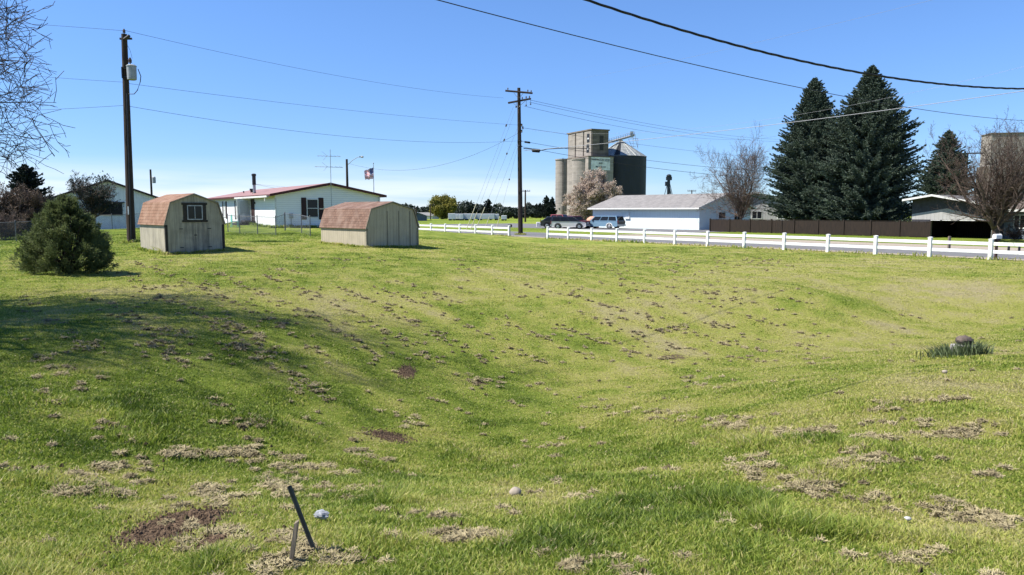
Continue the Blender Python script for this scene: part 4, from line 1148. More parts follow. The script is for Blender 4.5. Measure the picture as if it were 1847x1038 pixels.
p = gp(150, 0, 12.0); p.x = -14.3; p.z = g1(p.x, p.y)
bare_tree('bare_tree', 'large bare tree leaning in from the left edge, shading the lawn', p, 27, 11.6, 6.4, .30, 19, (8, 7, 6), .30, M['bark'], .0058, .10, droop=.20, reach=(.62, 7.0, 8.5),
          limbs=[(-8, 14, 6.2, .6), (12, 20, 6.5, .5), (-25, 28, 6.6, .3), (5, 36, 7.0, .2), (30, 30, 6.6, .3), (2, 4, 6.0, .9), (-14, 46, 7.2, 0), (18, 52, 7.2, 0), (-40, 40, 6.2, .2), (0, 62, 7.4, 0), (45, 50, 6.4, 0), (-4, 24, 6.3, .5), (8, 10, 6.3, .7), (8, 56, 7.4, 0), (24, 44, 6.2, 0)])
x, y = line_at(1337, 36); h_ = P(1337, 262, y).z
bare_tree('bare_tree', 'rounded bare tree over the left end of the brown fence', (x, y, 0), 22, h_*.95, 5.2, .17, 17, (8, 7, 5), .22, M['barkpale'], .0105, .36, wig=.8, elo=.38)
x, y = line_at(1795, 25.5); h_ = P(1795, 212, y).z
bare_tree('bare_tree', 'spreading bare tree with reddish brown buds before the garage house', (x, y, 0), 23, h_*.84, 6.8, .36, 16, (8, 6, 5), .20, M['barkred'], .0085, .42, .03, M['bud'], leafn=1, wig=.75, elo=.5)
p = P(1072, 381, 150); h_ = P(1072, 303, 150).z
bare_tree('blossom_tree', 'broad tree covered in pale pink buds before the concrete silos', (p.x, p.y, 0), 24, h_*.74, 6.9, .3, 16, (8, 7, 5), .16, M['barkbrown'], .016, .2, .13, M['blossom'], leafn=3)
p = P(797, 381, 228); h_ = P(797, 362, 228).z
bare_tree('leafing_tree', 'round tree in yellow spring leaf beside the far white trailers', (p.x, p.y, 0), 25, h_*1.02, 5.2, .25, 12, (7, 6, 4), .25, M['barkdark'], .03, .3, .28, M['budleaf'], leafn=5)
# twisted evergreen against the white shop
p = P(170, 381, 57); p.z = g1(p.x, p.y)
T = bare_tree('twisted_tree', 'twisted half bare evergreen with clumped dark foliage against the white shop', p, 26, P(170, 322, 57).z-p.z, 2.3, .14, 14, (6, 5, 4), .42, M['barkpale'], .010, .1, .045, M['spruce2'], leafn=1)
rg = np.random.default_rng(7); c = []
for (px, py, n, sx, sz) in ((192, 370, 500, .45, .2), (162, 366, 350, .3, .3), (185, 324, 250, .35, .2)):
    r_ = P(px, py, 57)-p; c.append(np.array(r_)+rg.normal(0, 1, (n, 3))*(sx, sx, sz))
leaves(np.concatenate(c), .075, M['spruce2'], T, rg)

# juniper bush on the lawn
rg = np.random.default_rng(5)
pj = hit(124, 493); Hj = P(124, 355, pj.y).z-pj.z; Rj = 70*pj.y/F
T = thing('juniper_bush', 'feathery olive green conical bush on the lawn left of the sheds', 'bush', pj)
PL = []                                   # leafy plumes, each an outward and upward reaching branch end
for k in range(330):
    t = rg.random()**.85; a_ = rg.uniform(0, 2*math.pi)
    pr_ = np.interp(t, [0, .1, .3, .5, .68, .82, .93, 1], [.60, .86, .90, .74, .52, .30, .13, .02])
    r_ = Rj*pr_*(.35+.65*rg.random()**.4)*rg.uniform(.82, 1.14)
    c_ = np.array((r_*math.cos(a_), r_*math.sin(a_)*.92, max(.05, t*Hj*.93-.12)))
    d = np.array((math.cos(a_)*rg.uniform(.4, 1.1), math.sin(a_)*rg.uniform(.4, 1.1), rg.uniform(.35, 1.2)*(.6+.8*t))); d /= np.linalg.norm(d)
    PL.append((*c_, *d, rg.uniform(.30, .62)*(1-.35*t)))
for k in range(9): PL.append((rg.normal(0, .05), rg.normal(0, .05), Hj*rg.uniform(.74, .9), rg.normal(0, .25), rg.normal(0, .25), 1, rg.uniform(.2, .36)))
PL = np.array(PL); m_ = 95
pc, pd, pl = np.repeat(PL[:, :3], m_, 0), np.repeat(PL[:, 3:6], m_, 0), np.repeat(PL[:, 6], m_)
n = len(pc); f_ = rg.random(n); wq = (pl*.34*np.sin(math.pi*np.clip(.15+.85*f_, 0, 1))**.8)[:, None]
base = pc+pd*(pl*f_)[:, None]+rg.normal(0, .5, (n, 3))*wq
Q = MB()
for k in range(2):
    d = pd+rg.normal(0, .5, (n, 3)); d /= np.linalg.norm(d, axis=1, keepdims=True)
    p0 = base+rg.normal(0, .02, (n, 3)); l = rg.uniform(.05, .14, (n, 1)); a = np.cross(d, rg.normal(0, 1, (n, 3))); a /= np.linalg.norm(a, axis=1, keepdims=True)
    w = rg.uniform(.006, .014, (n, 1)); Q.quads(np.stack([p0-a*w*.5, p0+d*l*.4-a*w, p0+d*l, p0+d*l*.4+a*w], 1))
Q.build('foliage', M['juniper'], T)
b = MB(); S = []
for k in range(90):
    a = rg.uniform(0, 6.28); e = rg.uniform(.4, 1.4); l = Rj*.8/max(math.cos(e), .35); l = min(l, Hj*.8)
    S.append((0, 0, 0, math.cos(a)*math.cos(e)*l, math.sin(a)*math.cos(e)*l, math.sin(e)*l, .03, .008))
b.segs(S, 4); b.build('stems', M['barkdark'], T)

# brush on the left edge
p = P(35, 381, 52); p.z = g1(p.x, p.y)
bare_tree('bare_shrub', 'dense dark brown bare shrub mass at the left edge', p, 31, 2.9, 2.6, .06, 22, (7, 6, 4), .1, M['bark'], .011, .25, .05, M['bud'], cat='shrub', multi=True, leafn=1)
p = P(8, 381, 47); p.z = g1(p.x, p.y)
bare_tree('bare_shrub', 'low pale twiggy shrub at the left edge, before the dark brush', p, 32, 1.5, 1.7, .04, 18, (6, 6, 4), .1, M['barkpale'], .009, .2, cat='shrub', multi=True)
p = P(78, 381, 54); p.z = g1(p.x, p.y)
bare_tree('bare_shrub', 'dark rounded shrub between the left brush and the conical bush', p, 33, 2.6, 1.5, .05, 18, (6, 6, 4), .1, M['barkdark'], .012, .25, .05, M['spruce2'], cat='shrub', multi=True, leafn=1)
x, y = line_at(1830, 29.5)
bare_tree('bare_shrub', 'small bare shrub under the blue grey house windows', (x, y, 0), 34, 1.6, .8, .03, 12, (6, 5, 4), .1, M['barkdark'], .010, .3, cat='shrub', multi=True)

# far trees: single ones that stand out, then the mass of the treeline
def far_conifer(label, px, pyt, d, Rr, seed, name='far_conifer', m='farleaf', dens=.28):
    p = P(px, 381, d); h = P(px, pyt, d).z
    spruce(label, (p.x, p.y, 0), seed, h, Rr, M[m], dens, lowest=.08, name=name, tw=.5, ragged=.45, pw=.75)
far_conifer('lone dark conifer behind the right end of the white trailers', 881, 360, 250, 3.0, 41)
far_conifer('tall narrow conifer, tallest of the row left of the concrete silos', 985.5, 353, 240, 2.3, 42)
far_conifer('narrow conifer close against the concrete silo', 996, 356, 245, 1.9, 43)
far_conifer('narrow conifer in the row just left of the tallest one', 974, 367, 250, 2.0, 44)
far_conifer('pointed conifer midway between crossarm pole and the silos', 968, 368, 260, 1.8, 45)
far_conifer('pointed conifer just right of the thin distant crossarm pole', 960, 371, 262, 1.9, 46)
def clumpy(label, px, pyt, d, Rr, seed, n=900, name='far_evergreen', m='farleaf', size=.45):
    p = P(px, 381, d); h = P(px, pyt, d).z; rg = np.random.default_rng(seed)
    T = thing(name, label, 'tree', (p.x, p.y, 0))
    b = MB(); b.tube([(0, 0, -.2), (0, 0, h*.7)], [.3, .1], 7); b.build('trunk', M['barkdark'], T)
    cs = []
    for k in range(16):
        a = rg.uniform(0, 6.28); t = rg.random(); r_ = Rr*math.sqrt(rg.random())*math.sin(math.pi*(.15+.8*t))
        cs.append(np.array((r_*math.cos(a), r_*math.sin(a), h*(.2+.7*t)))+rg.normal(0, 1, (n//16, 3))*(Rr*.24, Rr*.24, h*.085))
    leaves(np.concatenate(cs), size, M[m], T, rg, 'crown')
clumpy('broad dark evergreen behind the left white trailers', 838, 364, 255, 4.6, 51)
clumpy('dark evergreen behind the middle white trailers', 855, 370, 258, 4.0, 52)
clumpy('small dark evergreen left of the yellow leafing tree', 770, 377, 262, 3.4, 53, 600)
clumpy('low rounded evergreen left of the crossarm pole', 917, 376, 240, 4.2, 54)
clumpy('low scrubby evergreen just behind the crossarm pole', 932, 375, 245, 4.0, 55)
clumpy('rounded evergreen tree left of the small barn shed roof line', 757, 377, 265, 3.4, 56, 600)
rg = np.random.default_rng(99); cs = []
for (a, c_, d, h0) in ((700, 1030, 330, 5.0), (905, 1010, 275, 4.2), (1180, 1300, 330, 3.2), (-700, 300, 420, 6), (1100, 2700, 520, 6), (300, 720, 480, 5)):
    n = int((c_-a)*7)
    px = rg.uniform(a, c_, n); X = (px-CX)/F*d; Y = d+rg.normal(0, 6, n)
    top = h0*(.45+.9*fbm(px*.09, np.zeros(n), 12, 3))
    cs.append(np.c_[X, Y, top*rg.random(n)**.7])
c = np.concatenate(cs)
T = leaves(c, .95, M['farleaf'], None, rg, 'far_treeline'); tag(T, 'dark far off treeline along the horizon', 'treeline'); kind(T, 'stuff')

# ------------------------------------------------------------------ grain elevator
def text_mesh(txt, size, m, parent, loc, rot, name='lettering', sx=1.0):
    cu = bpy.data.curves.new(name, 'FONT'); cu.body = txt; cu.size = size; cu.align_x = 'CENTER'; cu.align_y = 'CENTER'; cu.extrude = .01; cu.offset = .025
    to = bpy.data.objects.new(name, cu); C.objects.link(to); bpy.context.view_layer.update()
    me = bpy.data.meshes.new_from_object(to); bpy.data.objects.remove(to)
    me.materials.clear(); me.materials.append(m)
    o_ = bpy.data.objects.new(name, me); C.objects.link(o_); o_.parent = parent; o_.location = loc; o_.rotation_euler = rot; o_.scale = (sx, 1, 1); return o_
DE = 250.0
cpt = P(1066.7, 381, DE)
E = thing('grain_elevator', 'concrete grain elevator with round silos, square headhouse and painted white sign', 'grain elevator', (cpt.x, cpt.y, 0), R(25.5))
zt, zs = P(1066, 232, DE).z, P(1066, 283, DE).z
b = MB(); Wh, Lh = 6.4, 16.0
b.box((0, 0, zs-.2), (Wh, Lh, zt-.5)); b.build('headhouse', M['concrete_dark'], E)
b = MB()
for y0_, y1_ in ((.25, 4.6), (5.4, 10.0), (10.8, 15.2)): b.box((-.28, y0_, zs), (-.003, y1_, zt-.8))
b.build('wall_panel', M['concrete'], E)
b = MB(); b.box((-.45, -.3, zt-.497), (Wh+.3, Lh+.3, zt-.1)); b.build('headhouse_roof', M['concrete_dark'], E)
b = MB()
for (x0_, x1_, z0_, z1_) in ((2.9, 4.4, zt-7, zt-2.2),): obox('F', b, x0_, x1_, z0_, z1_, .003, .06)
b.build('dark_panel', mat('dark_opening', (.05, .045, .04), (.03, .03, .028), 2), E)
for (y0_, z0_, z1_) in ((1.2, zt-4.4, zt-1.6), (1.4, zs+1.5, zs+4.2)):
    b = MB(); b.box((-.36, y0_, z0_), (-.283, y0_+1.6, z1_)); w_ = b.build('window', M['dark'], E)
    b = MB(); b.box((-.39, y0_+.3, z0_+1.0), (-.363, y0_+1.2, z0_+1.5)); b.build('pane', M['clear'], w_)
inv = Matrix.Rotation(-R(25.5), 4, 'Z')
def loc_of(px, d): p = P(px, 381, d); return inv @ (Vector((p.x, p.y, 0))-Vector((cpt.x, cpt.y, 0)))
for px, d, r_, pyt in ((1016, 262, 2.85, 285), (1051, 249, 3.75, 284)):
    c_ = loc_of(px, d+r_); z_ = P(px, pyt, d).z
    b = MB(); b.lathe([(r_, 0), (r_, z_*.25), (r_, z_*.5), (r_, z_*.75), (r_, z_-.5), (r_+.2, z_-.48), (r_+.2, z_-.1), (r_*.2, z_)], (c_.x, c_.y, -.2), 40); b.build('silo', M['concrete'], E, smooth=False)
lc = loc_of(1016, 262+2.85); lz = P(1016, 285, 262).z
b = MB()
for dx_ in (-.25, .25): b.tube([(lc.x-1.6+dx_, lc.y-2.5, 0), (lc.x-1.6+dx_, lc.y-2.5, lz)], .06, 4)
for k in range(int(lz/.6)): b.tube([(lc.x-1.85, lc.y-2.5, .5+.6*k), (lc.x-1.35, lc.y-2.5, .5+.6*k)], .035, 4)
b.build('ladder', M['dark'], E)
c0, c1 = loc_of(1056, 248.5), loc_of(1104.5, 251.5)
b = MB(); fx0, fx1, fy = c0.x, c1.x, min(c0.y, c1.y)-.2
b.box((fx0, fy, -.2), (fx1, fy+14, zs-.2)); b.build('bin_block', M['concrete'], E)
b = MB(); b.box((fx0-.1, fy-.15, zs-.197), (fx1+.15, fy+14, zs+.12)); b.build('bin_deck', M['concrete_dark'], E)
sx0, sx1 = loc_of(1061, 249).x, loc_of(1100, 250.5).x
sz0, sz1 = P(1080, 307, 249).z, P(1080, 284, 249).z
b = MB(); b.box((sx0, fy-.05, sz0), (sx1, fy-.003, sz1)); sg = b.build('painted_sign', M['signwhite'], E)
cxs = (sx0+sx1)/2
for txt, f_, s_ in (('WASHINGTON GRAIN', .80, .82), ('AND', .52, .80), ('MILLING CO', .24, .82)):
    text_mesh(txt, s_, M['signblack'], sg, (cxs, fy-.065, sz0+(sz1-sz0)*f_), (R(90), 0, 0), sx=.86)
# steel bin
pbn = P(1118, 381, 262)
SB = thing('steel_bin', 'large dark steel grain bin with pale conical roof and catwalk', 'grain bin', (pbn.x, pbn.y, 0))
rb = 45.4/F*262; ze, zp = P(1118, 281, 262-rb*.6).z, P(1118, 255.5, 262).z
def ribmat():
    m, nt, b_ = newmat('ribbed_bin_wall')
    t = nt.nodes.new('ShaderNodeTexCoord'); s = N(nt, 'ShaderNodeSeparateXYZ'); nt.links.new(t.outputs['Object'], s.inputs[0])
    w = mth(nt, 'SINE', mth(nt, 'MULTIPLY', s.outputs['Z'], 30)); n_ = noise(nt, .5, 4, stretch=(1, 1, .3))
    nt.links.new(mixc(nt, n_, (.026, .028, .034), (.042, .045, .053)), b_.inputs['Base Color']); b_.inputs['Roughness'].default_value = .6; b_.inputs['Specular IOR Level'].default_value = .2
    bump(nt, b_, w, .4, .05); return m
b = MB(); b.lathe([(rb, 0)]+[(rb, ze*k/12) for k in range(1, 13)], (0, 0, -.2), 56); b.build('bin_wall', ribmat(), SB, smooth=False)
b = MB(); n = 28
for k in range(n):
    a0, a1 = 2*math.pi*k/n, 2*math.pi*(k+1)/n; r1 = rb+.15
    A0, A1 = (r1*math.cos(a0), r1*math.sin(a0), ze-.19), (r1*math.cos(a1), r1*math.sin(a1), ze-.19)
    B0, B1 = (.7*math.cos(a0), .7*math.sin(a0), zp), (.7*math.cos(a1), .7*math.sin(a1), zp)
    b.add([A0, A1, B1, B0], [(0, 1, 2, 3)]); b.tube([Vector(A0)+Vector((0, 0, .05)), Vector(B0)+Vector((0, 0, .05))], .06, 4)
b.lathe([(.75, zp-.05), (.75, zp+.35), (.2, zp+.5)], (0, 0, 0), 14)
b.build('bin_roof', M['binroof'], SB)
b = MB()
for a_ in (-1.75, -1.95): b.tube([(rb*math.cos(a_), rb*math.sin(a_), ze+.05), (.8*math.cos(a_), .8*math.sin(a_), zp+.1)], .09, 5)
for k in range(14):
    f_ = k/14; r_ = rb*(1-f_)+.8*f_; z_ = ze+(zp-ze)*f_+.12; b.tube([(r_*math.cos(-1.75), r_*math.sin(-1.75), z_), (r_*math.cos(-1.95), r_*math.sin(-1.95), z_)], .05, 4)
b.add([(rb*math.cos(-1.96), rb*math.sin(-1.96), ze+.03), (rb*math.cos(-1.74), rb*math.sin(-1.74), ze+.03), (.8*math.cos(-1.74), .8*math.sin(-1.74), zp+.05), (.8*math.cos(-1.96), .8*math.sin(-1.96), zp+.05)], [(0, 1, 2, 3)])
b.build('roof_ladder', M['dark'], SB)
b = MB(); p0 = P(1095, 258, 260)-Vector((pbn.x, pbn.y, 0)); p1 = P(1144, 244, 261)-Vector((pbn.x, pbn.y, 0))
b.tube([p0, p1], .42, 4); 
for k in range(13):
    q_ = p0.lerp(p1, k/12); b.tube([q_+Vector((0, -.4, 0)), q_+Vector((0, -.4, 1.15))], .05, 4)
b.tube([p0+Vector((0, -.4, 1.15)), p1+Vector((0, -.4, 1.15))], .05, 4); b.tube([p0+Vector((0, -.4, .6)), p1+Vector((0, -.4, .6))], .04, 4)
b.box((p1.x-1.4, p1.y-.5, p1.z-.8), (p1.x-.4, p1.y+.5, p1.z+1.2)); b.build('catwalk', M['steel'], SB)
b = MB()
g_ = lambda px, py: P(px, py, 260)-Vector((pbn.x, pbn.y, 0))
for a_, c_ in (((1150.5, 250), (1150.5, 270)), ((1134, 252), (1140, 266)), ((1142, 246), (1142, 266)), ((1146, 250), (1150, 266)), ((1133, 251), (1151, 250)), ((1138, 264.5), (1147, 264.5)), ((1140, 243), (1146, 243)), ((1146, 243), (1146, 250))): b.tube([g_(*a_), g_(*c_)], .07, 4)
b.build('support_frame', M['steel'], SB)
# bucket elevator over the hall roof
p = P(1205, 381, 210)
BE = thing('bucket_elevator', 'thin dark bucket elevator leg with braces above the white hall roof', 'elevator leg', (p.x, p.y, 0))
zt = P(1205, 315, 210).z
b = MB(); b.box((-.35, -.35, 0), (.35, .35, zt-1.5)); b.build('leg', M['binwall'], BE)
b = MB(); b.box((-.7, -.5, zt-1.6), (.8, .5, zt-.6)); b.lathe([(.6, 0), (.75, .3), (.3, .65)], (.05, 0, zt-.6), 10); b.box((-.95, -.4, zt-3.2), (-.35, .4, zt-2.0)); b.build('head', M['binwall'], BE)
b = MB()
for x_, z_ in ((-1.6, 0), (1.6, 0)): b.tube([(-.2 if x_ < 0 else .2, 0, zt-2), (x_*1.3, 0, 3)], .09, 5)
b.tube([(.2, 0, zt-3.2), (1.2, .5, 5.2), (2.4, .5, 3.8)], .16, 6); b.build('brace', M['binwall'], BE)
b = MB(); b.box((1.0, -1, 2.5), (4.2, 1, 4.6)); b.box((1.2, -.8, 4.6), (4.0, .8, 5.0)); b.build('hopper', M['binwall'], BE)
# second concrete tower on the right
p = P(1780, 381, 300)
E2 = thing('grain_elevator', 'second concrete grain tower behind the reddish bare tree at the right', 'grain elevator', (p.x, p.y, 0), R(-12))
z1_, z2_ = P(1780, 240, 300).z, P(1840, 290, 300).z
b = MB(); b.box((0, 0, 0), (12.0, 10, z1_-.4)); b.build('tower', M['concrete'], E2)
b = MB(); b.box((-.3, -.3, z1_-.397), (12.3, 10.3, z1_)); b.build('tower_roof', M['concrete_dark'], E2)
b = MB(); b.box((-1.5, 1.5, 0), (-.003, 9, P(1780, 300, 300).z)); b.box((12.003, 1, 0), (13.6, 9, z2_)); b.build('side_bin', M['concrete_dark'], E2)
b = MB(); 
for (px, py0, py1) in ((1748, 272, 300), (1752, 276, 300)):
    q_ = P(px, py0, 300)-p; b.box((q_.x-.3, 1.5, 5), (q_.x+.3, 2.1, q_.z+2.5))
q_ = P(1742, 277, 300)-Vector((p.x, p.y, 0)); b.box((q_.x-1, 1.6, q_.z), (-1.5, 2.0, q_.z+.5)); b.build('leg_frame', M['dark'], E2)

# ------------------------------------------------------------------ far sheds, trailers
def trailer(label, px0, px1, d, pyt, pyb, rot=0):
    p0, p1 = P(px0, pyt, d), P(px1, pyt, d); w = p1.x-p0.x; z = p0.z
    T = thing('cargo_trailer', label, 'trailer', ((p0.x+p1.x)/2, d, 0), rot, 'white trailers parked across the field')
    b = MB(); b.cbox((-w/2, -1.2, .35), (w/2, 1.2, z), .05); b.build('box', M['trailer'], T)
    b = MB()
    for x_ in (-w*.32, -w*.2, w*.3):
        b.tube([(x_, -1.15, .28), (x_, 1.15, .28)], .3, 12)
    b.build('wheels', M['black'], T)
    b = MB(); b.box((-w*.45, -.5, .2), (w*.45, .5, .347)); b.build('chassis', M['dark'], T)
trailer('bright white trailer, leftmost of the far row', 809, 822, 200, 385.5, 396)
trailer('pale grey trailer second from the left in the far row', 823, 829, 205, 386, 396)
trailer('bright white trailer just left of the row middle', 829.5, 836, 200, 386, 396)
trailer('white trailer at the middle of the far row, behind the guy guards', 836.5, 857, 202, 385.8, 396)
trailer('long grey white trailer right of the row middle', 857.5, 892, 204, 386, 396)
trailer('short bluish trailer ending the far row below the lone conifer', 892.5, 900, 206, 386.4, 395)
trailer('small white box trailer apart from the row, left of the crossarm pole', 904.5, 914, 195, 389, 396)
B = gable('far_house', 'low slate blue house far off at the left of the field', 'house', (P(752, 381, 190).x-2, 190, 0), R(8), 4.5, 6, 1.2, 1.2, 2.0, ove=.4, ovg=.4, wallm=M['bluehouse'], roofm=M['blueroof'], z0=-.2)
b = MB(); obox('F', b, 1.0, 2.0, .2, 1.0, .003, .04); b.build('door', M['dark'], B)
B = gable('far_shed', 'long low grey roofed shed behind the yellow leafing tree', 'shed', (P(779, 381, 235).x, 236, 0), R(70), 5, 6, 1.0, 1.0, 1.9, ove=.3, ovg=.3, wallm=M['wtrim'], roofm=mat('far_grey_roof', (.2, .2, .19), None, 3), z0=-.2)

# ------------------------------------------------------------------ vehicles
def wheel(T, x, y, r=.36, w=.24):
    s = 1 if y > 0 else -1
    b = MB(); b.tube([(x, y-s*w, r), (x, y-s*w*.9, r), (x, y-.02*s, r), (x, y, r)], [r*.86, r, r, r*.88], 20); wo_ = b.build('wheel', M['black'], T)
    b = MB(); b.tube([(x, y+.001*s, r), (x, y+.02*s, r)], [r*.62, r*.5], 14); b.build('rim', M['steel'], wo_)
def vehicle(name, label, loc, rot, L, Wd, prof, glassz, cab, pm, pm2=None, wb=(.18, .80), scale=1.0, tail=True, cat='car', roofm=None, wr=.36):
    """x from 0 (nose) to L (tail); prof: body side outline below the glass; cab: list of (x,z) greenhouse outline, bottom at glassz"""
    T = thing(name, label, cat, loc, rot); T.scale = (scale,)*3
    hw = Wd/2
    b = MB(); rows = 5
    # body: outline swept across the width with rounded sides
    secs = [(-hw+.02, .93), (-hw, 1.0), (-hw+.005, 1.0), (hw-.005, 1.0), (hw, 1.0), (hw-.02, .93)]
    zc = .55
    def body(poly, ys, m=0):
        n = len(poly); v = []
        cx_ = sum(p_[0] for p_ in poly)/n; cz_ = sum(p_[1] for p_ in poly)/n
        for y_, k_ in ys:
            v += [(cx_+(p_[0]-cx_)*(1-(1-k_)*.35), y_, cz_+(p_[1]-cz_)*k_) for p_ in poly]
        f = [(i*n+k_, i*n+(k_+1) % n, (i+1)*n+(k_+1) % n, (i+1)*n+k_) for i in range(len(ys)-1) for k_ in range(n)]
        b0 = b.n; b.add(v, f, m); b.f.append((np.array([list(range(b0+n-1, b0-1, -1))]), m)); e_ = b0+(len(ys)-1)*n; b.f.append((np.array([list(range(e_, e_+n))]), m))
    body(prof, [(-hw+.03, .90), (-hw, .98), (-hw*.9, 1), (hw*.9, 1), (hw, .98), (hw-.03, .90)])
    b.build('body', pm, T)
    # greenhouse
    c = MB(); n = len(cab); zt_ = max(z for _, z in cab)
    inset = lambda z: hw-.05-.16*(z-glassz)/(zt_-glassz)
    v = [(x_, -inset(z_), z_) for x_, z_ in cab]+[(x_, inset(z_), z_) for x_, z_ in cab]
    c.add(v, [(k_, (k_+1) % n, n+(k_+1) % n, n+k_) for k_ in range(n)]); c.f.append((np.array([list(range(n-1, -1, -1))]), 0)); c.f.append((np.array([list(range(n, 2*n))]), 0))
    cab_o = c.build('cab', roofm or pm, T)
    # side glass in panes, windscreen, rear glass
    xs_ = sorted(x_ for x_, _ in cab); zlo, zhi = glassz+.06, zt_-.10
    top = [x_ for x_, z_ in cab if z_ > zt_-.08]; tx0, tx1 = min(top), max(top); bx0, bx1 = xs_[0], xs_[-1]
    def xat(z_, front):
        f_ = (z_-glassz)/(zt_-glassz)
        return bx0+(tx0-bx0)*f_ if front else bx1+(tx1-bx1)*f_
    for sgn in (-1, 1):
        npn = 3 if (bx1-bx0) > 2.6 else 2
        for k_ in range(npn):
            f0, f1 = k_/npn, (k_+1)/npn; q_ = []
            for z_, pad in ((zlo, .09), (zhi, .05)):
                a_, e_ = xat(z_, True)+.10, xat(z_, False)-.10
                q_ += [(a_+(e_-a_)*f0+pad*.5, z_), (a_+(e_-a_)*f1-pad*.5, z_)]
            g = MB(); g.add([(x_, sgn*(inset(z_)+.008), z_) for x_, z_ in (q_[0], q_[1], q_[3], q_[2])], [(0, 1, 2, 3) if sgn < 0 else (3, 2, 1, 0)]); g.build('side_window', M['glass'], cab_o)
    for front in (True, False):
        g = MB(); d_ = -.012 if front else .012
        g.add([(xat(zlo, front)+d_, -inset(zlo)+.08, zlo), (xat(zlo, front)+d_, inset(zlo)-.08, zlo), (xat(zhi, front)+d_, inset(zhi)-.06, zhi), (xat(zhi, front)+d_, -inset(zhi)+.06, zhi)], [(0, 1, 2, 3)])
        g.build('windscreen' if front else 'rear_window', M['glass'], cab_o)
    nose, tail_ = min(p_[0] for p_ in prof), max(p_[0] for p_ in prof)
    for y_ in (-hw+.02, hw-.02): 
        for f_ in wb: wheel(T, L*f_, y_+(.035 if y_ > 0 else -.035), wr)
    g = MB()
    for f_ in wb:
        for sgn in (-1, 1):
            v = []; nn = 14
            for k_ in range(nn+1):
                a_ = math.pi*(k_/nn*1.16-.08)
                for rr_ in (wr*1.04, wr*1.30):
                    for y_ in (hw-.03, hw+.022): v.append((L*f_+rr_*math.cos(a_), sgn*y_, wr+.02+rr_*math.sin(a_)))
            q_ = [(4*k_+i_, 4*k_+j_, 4*k_+4+j_, 4*k_+4+i_) for k_ in range(nn) for i_, j_ in ((0, 1), (1, 3), (3, 2), (2, 0))]
            g.add(v, q_)
    g.build('wheel_arch', pm2 or M['black'], T)
    g = MB(); g.cbox((nose-.08, -hw+.05, .38), (nose+.06, hw-.05, .58), .02); g.build('front_bumper', M['steel'], T)
    g = MB(); g.cbox((tail_-.06, -hw+.05, .40), (tail_+.1, hw-.05, .60), .02); g.build('rear_bumper', M['steel'], T)
    for sgn in (-1, 1):
        g = MB(); g.box((nose-.025, sgn*(hw-.42)-.16, .70), (nose+.05, sgn*(hw-.42)+.16, .88)); g.build('headlight', M['clear'], T)
        if tail: g = MB(); g.box((tail_-.05, sgn*(hw-.16)-.08, .75), (tail_+.015, sgn*(hw-.16)+.08, 1.15)); g.build('tail_light', M['lens'], T)
    g = MB(); g.box((nose-.02, -hw+.62, .66), (nose+.04, hw-.62, .90)); g.build('grille', M['dark'], T)
    g = MB()
    for sgn in (-1, 1): g.box((cab[0][0]+.35, sgn*(hw+.02)-.08, glassz+.02), (cab[0][0]+.5, sgn*(hw+.02)+.08, glassz+.2))
    g.build('wing_mirror', M['dark'], T)
    return T
suv_prof = [(0, .35), (0, .85), (.08, .98), (1.35, 1.10), (5.2, 1.12), (5.25, .45), (5.1, .32), (.15, .30)]
hd = math.atan2(-.75, .66)              # nose points away along the road: local +x runs to the tail, towards the camera
def at_ground(px, q): return (*line_at(px, q), 0)
pS = P(1067, 381, 106)
wagon = vehicle('parked_car', 'light blue and white long wagon with dark tailgate, right end of the parked row', (pS.x-.6, 109.2, 0), math.atan2(-.66, .75), 5.25, 1.95, suv_prof, 1.09,
        [(1.30, 1.09), (1.95, 1.80), (4.95, 1.82), (5.2, 1.09)], paint('light_blue_paint', (.15, .25, .34)), M['white'], (.17, .78), .98)
pS = P(983, 381, 104)
vehicle('parked_car', 'dark grey rounded car at the left end of the parked row', (pS.x+4.3, 107.5, 0), R(178), 4.3, 1.8, [(0, .35), (0, .75), (.15, .9), (1.1, 1.0), (4.15, 1.05), (4.3, .7), (4.2, .32), (.15, .30)], .98,
        [(.95, .98), (1.75, 1.50), (3.35, 1.52), (4.1, .98)], paint('charcoal_paint', (.035, .038, .045)), None, (.19, .80), 1.12)
vehicle('parked_car', 'white van with dark windows and roof behind the dark grey car', (P(1041, 381, 106).x+1.0, 103.2, 0), R(172), 4.9, 1.9, [(0, .35), (0, .75), (.12, .92), (1.0, 1.05), (4.7, 1.08), (4.8, .5), (4.7, .32), (.15, .30)], 1.04,
        [(.75, 1.04), (1.75, 1.72), (4.6, 1.74), (4.75, 1.04)], paint('white_van_paint', (.68, .64, .64)), None, (.18, .78), roofm=paint('black_roof_paint', (.02, .02, .025)))
pk = vehicle('pickup_truck', 'dark maroon pickup truck facing the road beside the blue wagon', (P(1054, 381, 107).x, 106.5, 0), R(118), 5.3, 1.95, [(0, .40), (0, 1.0), (.1, 1.1), (1.5, 1.17), (5.2, 1.17), (5.25, .5), (.15, .38)], 1.15,
        [(1.5, 1.15), (2.05, 1.80), (3.25, 1.82), (3.5, 1.15)], paint('maroon_paint', (.10, .018, .022)), None, (.18, .78), cat='truck', wr=.40)
vehicle('pickup_truck', 'faded red truck roof showing behind the maroon pickup', (P(1040, 381, 113).x, 113.5, 0), R(150), 5.2, 1.9, [(0, .40), (0, 1.0), (.1, 1.1), (1.5, 1.2), (5.1, 1.2), (5.15, .5), (.15, .38)], 1.2,
        [(1.5, 1.2), (2.0, 1.95), (3.9, 1.97), (4.1, 1.2)], paint('faded_red_paint', (.30, .06, .06)), None, (.18, .78), cat='truck', wr=.40)
wagon.scale = (1.2, 1.05, 1.0)
b = MB(); b.box((5.262, -.80, .64), (5.275, .80, 1.08)); b.build('tailgate', M['dark'], wagon)
p = P(1069, 381, 110)
